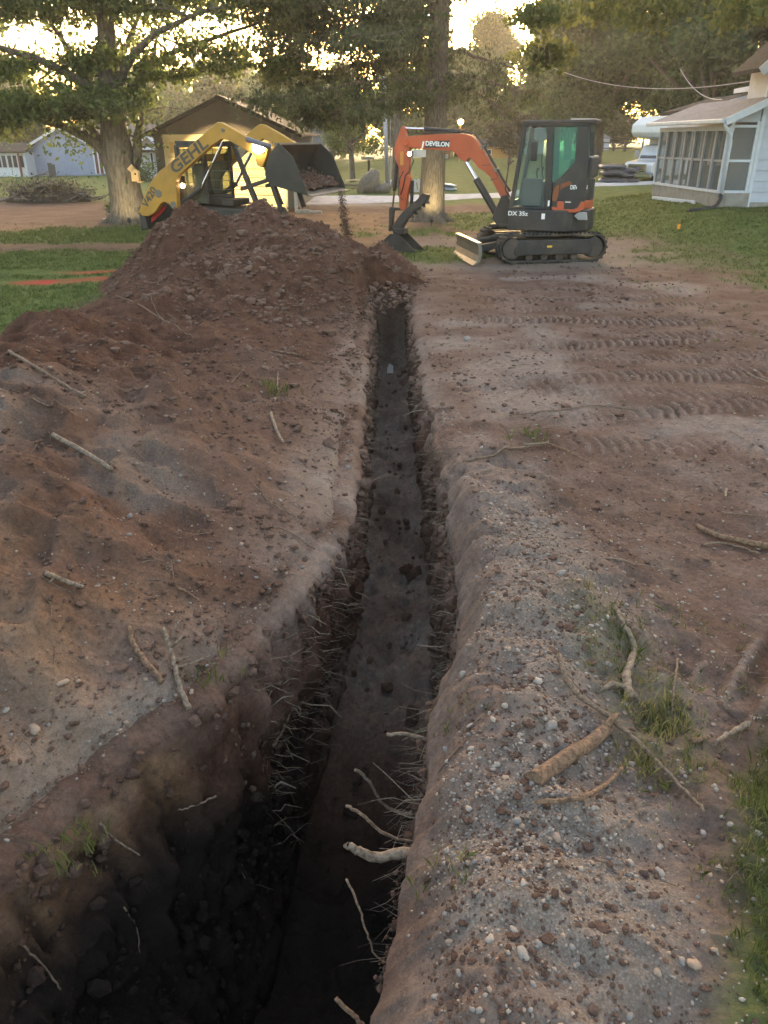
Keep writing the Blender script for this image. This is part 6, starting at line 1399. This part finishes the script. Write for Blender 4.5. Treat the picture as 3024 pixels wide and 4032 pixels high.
# bundles of cut roots
def bundle(px, py, Y, n, ln, label, seed, side=1):
    r = np.random.default_rng(seed); c = seen(px, py); E = empty('root_bundle', c, 0, label, 'roots', 'cut root bundles')
    for k in range(n):
        a = Vector((-side*.08, r.normal()*.05, r.normal()*.035)); d = Vector((side, r.normal()*.25, r.normal()*.12)).normalized()*ln*r.uniform(.5, 1.1); R = r.uniform(.0015, .0055)
        MB().tube([a, a+d*.35+Vector(r.normal(size=3)*.015), a+d*.7+Vector(r.normal(size=3)*.02), a+d], [R, R*.9, R*.8, R*.5], 6).build('root', WOODW if k % 5 == 0 else WOODR, E, smooth=True)
bundle(655, 1365, 2.95, 7, .17, 'bundle of pale cut roots, lowest but one on the left wall', 5)
bundle(625, 1425, 2.8, 6, .16, 'bundle of cut roots lowest on the left wall', 6)
bundle(690, 1302, 3.25, 5, .14, 'bundle of cut roots highest of three on the left wall', 7)
bundle(985, 1222, 3.75, 7, .15, 'bundle of pale cut roots on the right wall', 8, -1)
bundle(955, 975, 5.4, 5, .16, 'small root bundle high on the far right wall', 9, -1)
bundle(960, 1027, 5.0, 4, .20, 'pair of pale roots below the far right bundle', 10, -1)
# ------------------------------------------------------------------ stones, clods, grass
STONE = mat('river_pebble', (.27, .225, .19), .9, var=.25, scale=9, bump=.1)
STONE2 = mat('tan_pebble', (.27, .19, .14), .9, var=.25, scale=9, bump=.1)
STONE3 = mat('grey_pebble', (.20, .175, .16), .9, var=.25, scale=9, bump=.1)
def mound_pts(r, n):
    y = np.exp(r.uniform(math.log(1.0), math.log(4.6), n)); R = np.interp(y, _yR, _xR); x = R+.06+np.abs(r.normal(size=n)*.42)+r.uniform(0, .15, n); return x, y
def pile_pts(r, n, y1=8.5):
    y = np.exp(r.uniform(math.log(1.4), math.log(y1), n)); L = np.interp(y, _yL, _xL); x = L-.06-r.uniform(0, 1, n)**1.2*3.0; return x, y
def dirt_pts(r, n, y1=13):
    y = np.exp(r.uniform(math.log(1.6), math.log(y1), n)); R = np.interp(y, _yR, _xR); x = R+.1+r.uniform(0, 1, n)**1.1*4.4; return x, y
def stuff(name, label, x, y, rad, m, base, r, flat=.7, sink=.25):
    z = S(x, y)+rad*flat*(1-2*sink)*.6; bv, bf = base
    sc = np.stack([rad*r.uniform(.8, 1.35, len(x)), rad*r.uniform(.8, 1.2, len(x)), rad*flat*r.uniform(.8, 1.2, len(x))], 1)
    a = r.uniform(0, 6.28, len(x)); t = r.normal(size=len(x))*.35; c, s_ = np.cos(a), np.sin(a); ct, st = np.cos(t), np.sin(t)
    Rm = np.stack([c, -s_*ct, s_*st, s_, c*ct, -c*st, 0*c, st, ct], 1).reshape(-1, 3, 3)
    V, F = scatter_mesh(bv, bf, np.stack([x, y, z], 1), Rm, sc)
    o = link(name, raw_mesh(name, V, F, 'clod' not in name), m); return tag(o, label, name.replace('_', ' ').split()[-1], kind='stuff')
def scatter_all():
    r = np.random.default_rng(131); b1 = ico(1, 3, .10); b1b = ico(1, 5, .22); b2 = ico(2, 4, .03)
    # individual stones, largest in view
    meshes = []
    for k in range(9):
        v, f = ico(2, 10+k, 0); v = v*(1+.38*fbm(v[:, 0]*1.3+k*3, v[:, 1]*1.3+v[:, 2], 2, k)[:, None])*np.array([1, .85, .8])
        me = raw_mesh('stone', v, f); me.materials.append((STONE, STONE2, STONE3)[k % 3]); meshes.append(me)
    def stone(x, y, rad, label, group, k):
        o = bpy.data.objects.new('stone', meshes[k % 9]); COL.objects.link(o); o.location = (x, y, float(S(x, y))+rad*.10); o.scale = (rad*r.uniform(.9, 1.3), rad*r.uniform(.8, 1.1), rad*r.uniform(.6, .85)); o.rotation_euler = (r.normal()*.3, r.normal()*.3, r.uniform(0, 6.28))
        return tag(o, label, 'stone', group)
    def names(k, y, m):
        c = ('pale', 'tan', 'grey')[(k % 9) % 3]; w = ('at the near foot of the gravel mound' if y < 1.7 else 'around the ruddy log on the gravel mound' if y < 2.7 else 'on the far end of the gravel mound') if m else ('on the near pit edge of the soil pile' if y < 2.8 else 'on the middle slope of the soil pile' if y < 4.5 else 'on the far slope of the soil pile')
        return '%s pebble lying %s' % (c, w), '%s pebbles %s' % (c, w)
    x, y = mound_pts(r, 150)
    for k in range(150): stone(x[k], y[k], r.uniform(.005, .012)*(1.5 if r.uniform() < .15 else 1), *names(k, y[k], True), k)
    x, y = pile_pts(r, 120, 6.5)
    for k in range(120): stone(x[k], y[k], r.uniform(.006, .014)*(1.6 if r.uniform() < .15 else 1), *names(k, y[k], False), k)
    for (px, py, rad, lab) in ((1187, 1572, .024, 'large grey round stone left of the ruddy log'), (1018, 1568, .016, 'smooth pale stone at the upper left of the gravel'), (1128, 2062, .018, 'white round stone low on the gravel mound'), (1058, 2033, .014, 'white stone left of the low white round one'), (1425, 1890, .018, 'white angular stone beside the short twig'), (1497, 2090, .026, 'brown stone at the right foot of the mound'), (806, 1220, .02, 'pale stone in the right wall'), (1000, 1458, .02, 'stone on the right trench lip'), (135, 1478, .024, 'big orange angular stone on the near pile'), (168, 1475, .016, 'orange stone right of the big angular one'), (75, 1580, .028, 'lumpy orange stone pair at the left edge'), (14, 1540, .018, 'white stone at the far left edge'), (1212, 1240, .022, 'flat pale stone on the berm crest'), (1060, 1090, .016, 'white pebble on the right trench lip'), (1010, 735, .06, 'grey stone by the far right trench lip')):
        if px == 806: continue
        p = on_ground(px, py); o = stone(p.x, p.y, rad, lab, None, 1 if 'orange' in lab or 'brown' in lab else 2 if 'grey' in lab else 3); 
    x, y = mound_pts(r, 9500); keep = fbm(x*1.6, y*1.6, 3, 181)+.25*r.normal(size=len(x)) > .05; x, y = x[keep], y[keep]
    n = len(x)//3; rad = r.gamma(1.7, .0013, len(x))+.0018
    stuff('mound_gravel', 'fine gravel strewn over the mound', x[:n], y[:n], rad[:n], STONE, b1, r); stuff('mound_gravel', 'fine tan gravel strewn over the mound', x[n:2*n], y[n:2*n], rad[n:2*n], STONE2, b1, r); stuff('mound_gravel', 'fine grey gravel strewn over the mound', x[2*n:], y[2*n:], rad[2*n:], STONE3, b1, r)
    x, y = pile_pts(r, 6000, 9); keep = fbm(x*1.1, y*1.1, 3, 191)+.4*r.normal(size=len(x)) > 0; x, y = x[keep], y[keep]; rad = r.gamma(1.0, .0026, len(x))+.0018; h = len(x)//2
    stuff('pile_gravel', 'small tan gravel in the soil pile', x[:h], y[:h], rad[:h], STONE2, b1, r); stuff('pile_gravel', 'small grey gravel in the soil pile', x[h:], y[h:], rad[h:], STONE3, b1, r)
    x, y = dirt_pts(r, 2600, 9); rad = r.gamma(2., .002, len(x))+.003; stuff('dirt_gravel', 'small gravel on the level dirt', x, y, rad, STONE, b1, r)
    # soil clods
    x, y = pile_pts(r, 20000, 13.5); rad = (r.gamma(1.0, .0048, len(x))+.0025)*np.interp(y, [1.5, 4, 13], [.7, 1.0, 2.0]); keep = (fbm(x*1.3, y*1.3, 3, 195)+.4*r.normal(size=len(x)) > -.05); o = stuff('pile_clods', 'crumbled soil clods on the pile', x[keep], y[keep], rad[keep], MATS['soil'], b1b, r, .75)
    x = r.uniform(-4.6, .6, 5500); y = r.uniform(8.5, 15.0, 5500); keep = heap(x, y) > .05; x, y = x[keep], y[keep]; rad = r.gamma(1.1, .012, len(x))+.005; stuff('heap_clods', 'coarse soil clods on the far heap', x, y, rad, MATS['soil'], b1b, r, .75)
    x, y = dirt_pts(r, 8000, 15); rad = (r.gamma(1.2, .004, len(x))+.003)*np.interp(y, [1.5, 4, 14], [.8, 1.0, 2.2]); keep = (fbm(x*1.2, y*1.2, 3, 197)+.35*r.normal(size=len(x)) > .05); stuff('dirt_clods', 'crumbled soil clods on the level dirt', x[keep], y[keep], rad[keep], MATS['soil'], b1b, r, .6)
    x, y = mound_pts(r, 3600); rad = r.gamma(1.3, .0022, len(x))+.002; stuff('mound_clods', 'soil crumbs on the gravel mound', x, y, rad, MATS['soil'], b1b, r, .7)
    # crumbs and stones bedded in the trench walls
    n = 9000; y = np.exp(r.uniform(math.log(1.2), math.log(12.5), n)); L, FL, FR, R = trench(y); D = depth(y); side = r.uniform(size=n) < .58; t = r.beta(1.0, 1.6, n)*.95
    x = np.where(side, L+(FL-L)*t, R+(FR-R)*t)+np.where(side, -1, 1)*r.uniform(-.035, .03, n); z = -.06-(D-.06)*t; rad = (r.gamma(1.1, .008, n)+.003)*np.interp(y, [1.5, 4, 12], [.6, 1.0, 1.8])
    V, F = scatter_mesh(*b1b, np.stack([x, y, z], 1), rand_rot(n, r), np.repeat(rad[:, None], 3, 1)*r.uniform(.6, 1.4, (n, 3))); tag(link('wall_crumbs', raw_mesh('wall_crumbs', V, F, False, {'pit_shade': ('FLOAT', np.repeat(ss(-.4, -1.0, z-.4*ss(3.0, 2.0, y))*ss(5.0, 3.2, y), len(b1b[0])))}), MATS['soil']), 'crumbs of soil bedded in the trench walls', 'soil', kind='stuff')  # crumbs low in the near pit carry its painted shade
    n = 260; y = np.exp(r.uniform(math.log(3.0), math.log(12.5), n)); L, FL, FR, R = trench(y); x = FL+(FR-FL)*r.beta(.8, .8, n); z = -depth(y)+.02; rad = (r.gamma(1.1, .012, n)+.005)*np.interp(y, [1.5, 4, 12], [.9, 1.1, 1.8])
    V, F = scatter_mesh(*b1b, np.stack([x, y, z], 1), rand_rot(n, r), np.repeat(rad[:, None], 3, 1)*r.uniform(.6, 1.4, (n, 3))); tag(link('floor_crumbs', raw_mesh('floor_crumbs', V, F, False, {'pit_shade': ('FLOAT', np.repeat(ss(-.4, -1.0, z-.4*ss(3.0, 2.0, y))*ss(5.0, 3.2, y), len(b1b[0])))}), MATS['soil']), 'clods fallen onto the trench floor', 'soil', kind='stuff')  # floor clods take the same painted pit shade
    # straw, rootlets
    m = MB(); rr = r
    for k in range(1500):
        if k % 3 == 0: x, y = dirt_pts(r, 1, 11)
        elif k % 3 == 1: x, y = pile_pts(r, 1, 13)
        else: x, y = dirt_pts(r, 1, 5)
        x, y = float(x[0]), float(y[0]); a = r.uniform(0, 6.28); l = r.uniform(.03, .12)*(1+.10*y); R = r.uniform(.0008, .002)*(1+.12*y); d = Vector((math.cos(a), math.sin(a), 0)); P = []
        for t in (-.5, 0, .5): q = Vector((x, y, 0))+d*l*t+Vector(r.normal(size=3)*l*.07); q.z = float(S(q.x, q.y))+R+abs(r.normal())*.006; P.append(q)
        m.tube(P, R, 3, cap=False)
    tag(m.build('straw_litter', WOODR, None), 'dry rootlets and straw scattered over the dirt', 'litter', kind='stuff')
    # soil falling from the skid steer bucket, and the load still in it
    n = 4200; t = r.uniform(size=n)**.7; M = Matrix.Translation((-3.1, 16.3, 0)) @ Matrix.Rotation(math.radians(-17), 4, 'Z'); c = M @ Vector((2.17, .62, 1.25))
    z = 1.27-t*1.2; w = .035+.03*t; C = np.stack([c.x+.16*t+r.normal(size=n)*w, c.y+r.normal(size=n)*w*1.5, z], 1); rad = r.gamma(1.1, .0028, n)+.0014
    V, F = scatter_mesh(*b1b, C, rand_rot(n, r), np.repeat(rad[:, None], 3, 1)*r.uniform(.7, 1.3, (n, 3))); tag(link('falling_soil', raw_mesh('falling_soil', V, F), MATS['soil']), 'stream of soil falling from the raised bucket', 'soil', kind='stuff')
    n = 2600; C = []
    for k in range(n):
        u = r.uniform(); yy = r.uniform(-.85, 1.0); p = Vector((1.45+.55*u, yy, 1.50-.16*u+abs(r.normal())*.06*(1-u*.5))); C.append(tuple(M @ p))
    V, F = scatter_mesh(*b1b, np.array(C), rand_rot(n, r), np.repeat((r.gamma(1.2, .008, n)+.005)[:, None], 3, 1)); tag(link('bucket_soil', raw_mesh('bucket_soil', V, F), MATS['soil']), 'dark soil still lying in the raised bucket', 'soil', kind='stuff')
scatter_all()

GRASS = leafmat('grass_blade', (.048, .072, .018), (.145, .170, .050), .4, 3.)
GRASS2 = leafmat('dry_grass_blade', (.10, .105, .035), (.26, .23, .10), .4, 3.)
def grass(name, label, x, y, h, wd, m, r, blades=4):
    n = len(x); k = blades; X = np.repeat(x, k)+r.normal(size=n*k)*wd*2.2; Y = np.repeat(y, k)+r.normal(size=n*k)*wd*2.2; Z = S(X, Y)-.004
    H = np.repeat(h, k)*r.uniform(.5, 1.2, n*k); a = r.uniform(0, 6.28, n*k); W = np.repeat(np.broadcast_to(wd, (n,)), k) if np.ndim(wd) == 0 else np.repeat(wd, k)
    lean = r.normal(size=(n*k, 2))*.45*H[:, None]; B = np.stack([X, Y, Z], 1); dx = np.stack([np.cos(a), np.sin(a), 0*a], 1)*W[:, None]*.5
    mid = B+np.stack([lean[:, 0]*.35, lean[:, 1]*.35, H*.6], 1); tip = B+np.stack([lean[:, 0], lean[:, 1], H*.95], 1)
    V = np.stack([B-dx, B+dx, mid+dx*.7, tip, mid-dx*.7], 1).reshape(-1, 3); F = np.arange(n*k*5).reshape(-1, 5)
    o = link(name, raw_mesh(name, V, F, False, {'rnd': ('FLOAT', np.repeat(r.uniform(size=n*k), 5))}), m); return tag(o, label, 'grass', kind='stuff')
def grass_all():
    r = np.random.default_rng(151)
    def pick(x, y, thr=.45): k = grassmask(x, y) > thr+.25*r.normal(size=len(x)); return x[k], y[k]
    x, y = pick(r.uniform(-10.5, -3.9, 16000), r.uniform(5.0, 17.6, 16000)); k = (pile(x, y) < .02) & (np.abs(y-(13.5+.12*(x+5))) > .35) & (np.abs(y-(14.5+.14*(x+5))) > .3); x, y = x[k], y[k]; grass('left_lawn_grass', 'short lawn grass left of the soil pile', x, y, np.full(len(x), .05), .010, GRASS, r)
    x, y = pick(r.uniform(3.8, 12, 20000), 9+r.uniform(size=20000)**1.2*18); grass('right_lawn_grass', 'short lawn grass on the right before the white house', x, y, np.full(len(x), .05), .010, GRASS, r)
    x, y = pick(r.uniform(-1.5, 5.5, 6000), r.uniform(15, 28, 6000)); grass('middle_grass', 'grass patches left around the trees and excavator', x, y, np.full(len(x), .06), .012, GRASS, r)
    x, y = pick(r.uniform(-11, -4, 5000), r.uniform(18, 24, 5000)); grass('tree_foot_grass', 'grass around the foot of the big tree', x, y, np.full(len(x), .07), .012, GRASS, r)
    x, y = pick(r.uniform(.95, 2.3, 6000), r.uniform(1.0, 3.2, 6000), .5); grass('corner_grass', 'green grass in the near right corner', x, y, np.full(len(x), .055), .0032, GRASS, r, 4)
    x, y = pick(r.uniform(.85, 1.6, 1500), r.uniform(1.6, 3.3, 1500), .35); grass('dry_corner_grass', 'dry straw coloured grass along the mound', x, y, np.full(len(x), .06), .0030, GRASS2, r, 3)
    for (px, py, n, nm) in ((597, 848, 26, 'weeds on the pile'), (1360, 1400, 14, 'grass tuft at the weathered root'), (1400, 1560, 44, 'grass tuft beside the long branch'), (1380, 1660, 42, 'grass tuft below the long branch'), (460, 1450, 14, 'grass wisp at the pit edge'), (1450, 1560, 42, 'grass tuft right of the branch'), (1140, 940, 16, 'grass wisp by the right trench lip'), (160, 1830, 26, 'drooping dry grass on the pit bank'), (960, 1895, 10, 'grass wisp on the mound'), (985, 1560, 8, 'grass wisp on the trench edge')):
        p = on_ground(px, py); s = .05+.006*p.y; X = p.x+r.normal(size=n)*s*.9; Y = p.y+r.normal(size=n)*s*.9
        grass('grass_tuft', nm, X, Y, np.full(n, .06+.006*p.y), .0035+.0006*p.y, GRASS if n < 40 else GRASS2, r, 3)
grass_all()
# ------------------------------------------------------------------ thin haze added in place of a lens veil
def added_haze():
    b = MB().box(-140, 140, -12, 190, -4, 24)
    m = bpy.data.materials.new('veil_haze'); m.use_nodes = True; n = m.node_tree.nodes; n.clear()
    o = n.new('ShaderNodeOutputMaterial'); v = n.new('ShaderNodeVolumePrincipled'); v.inputs['Color'].default_value = (.95, .93, .88, 1); v.inputs['Density'].default_value = .0009; v.inputs['Anisotropy'].default_value = .55
    m.node_tree.links.new(v.outputs[0], o.inputs['Volume'])
    h = b.build('added_haze', m, None); tag(h, 'thin haze added over the yard for the lens veil', kind='stuff')
added_haze()
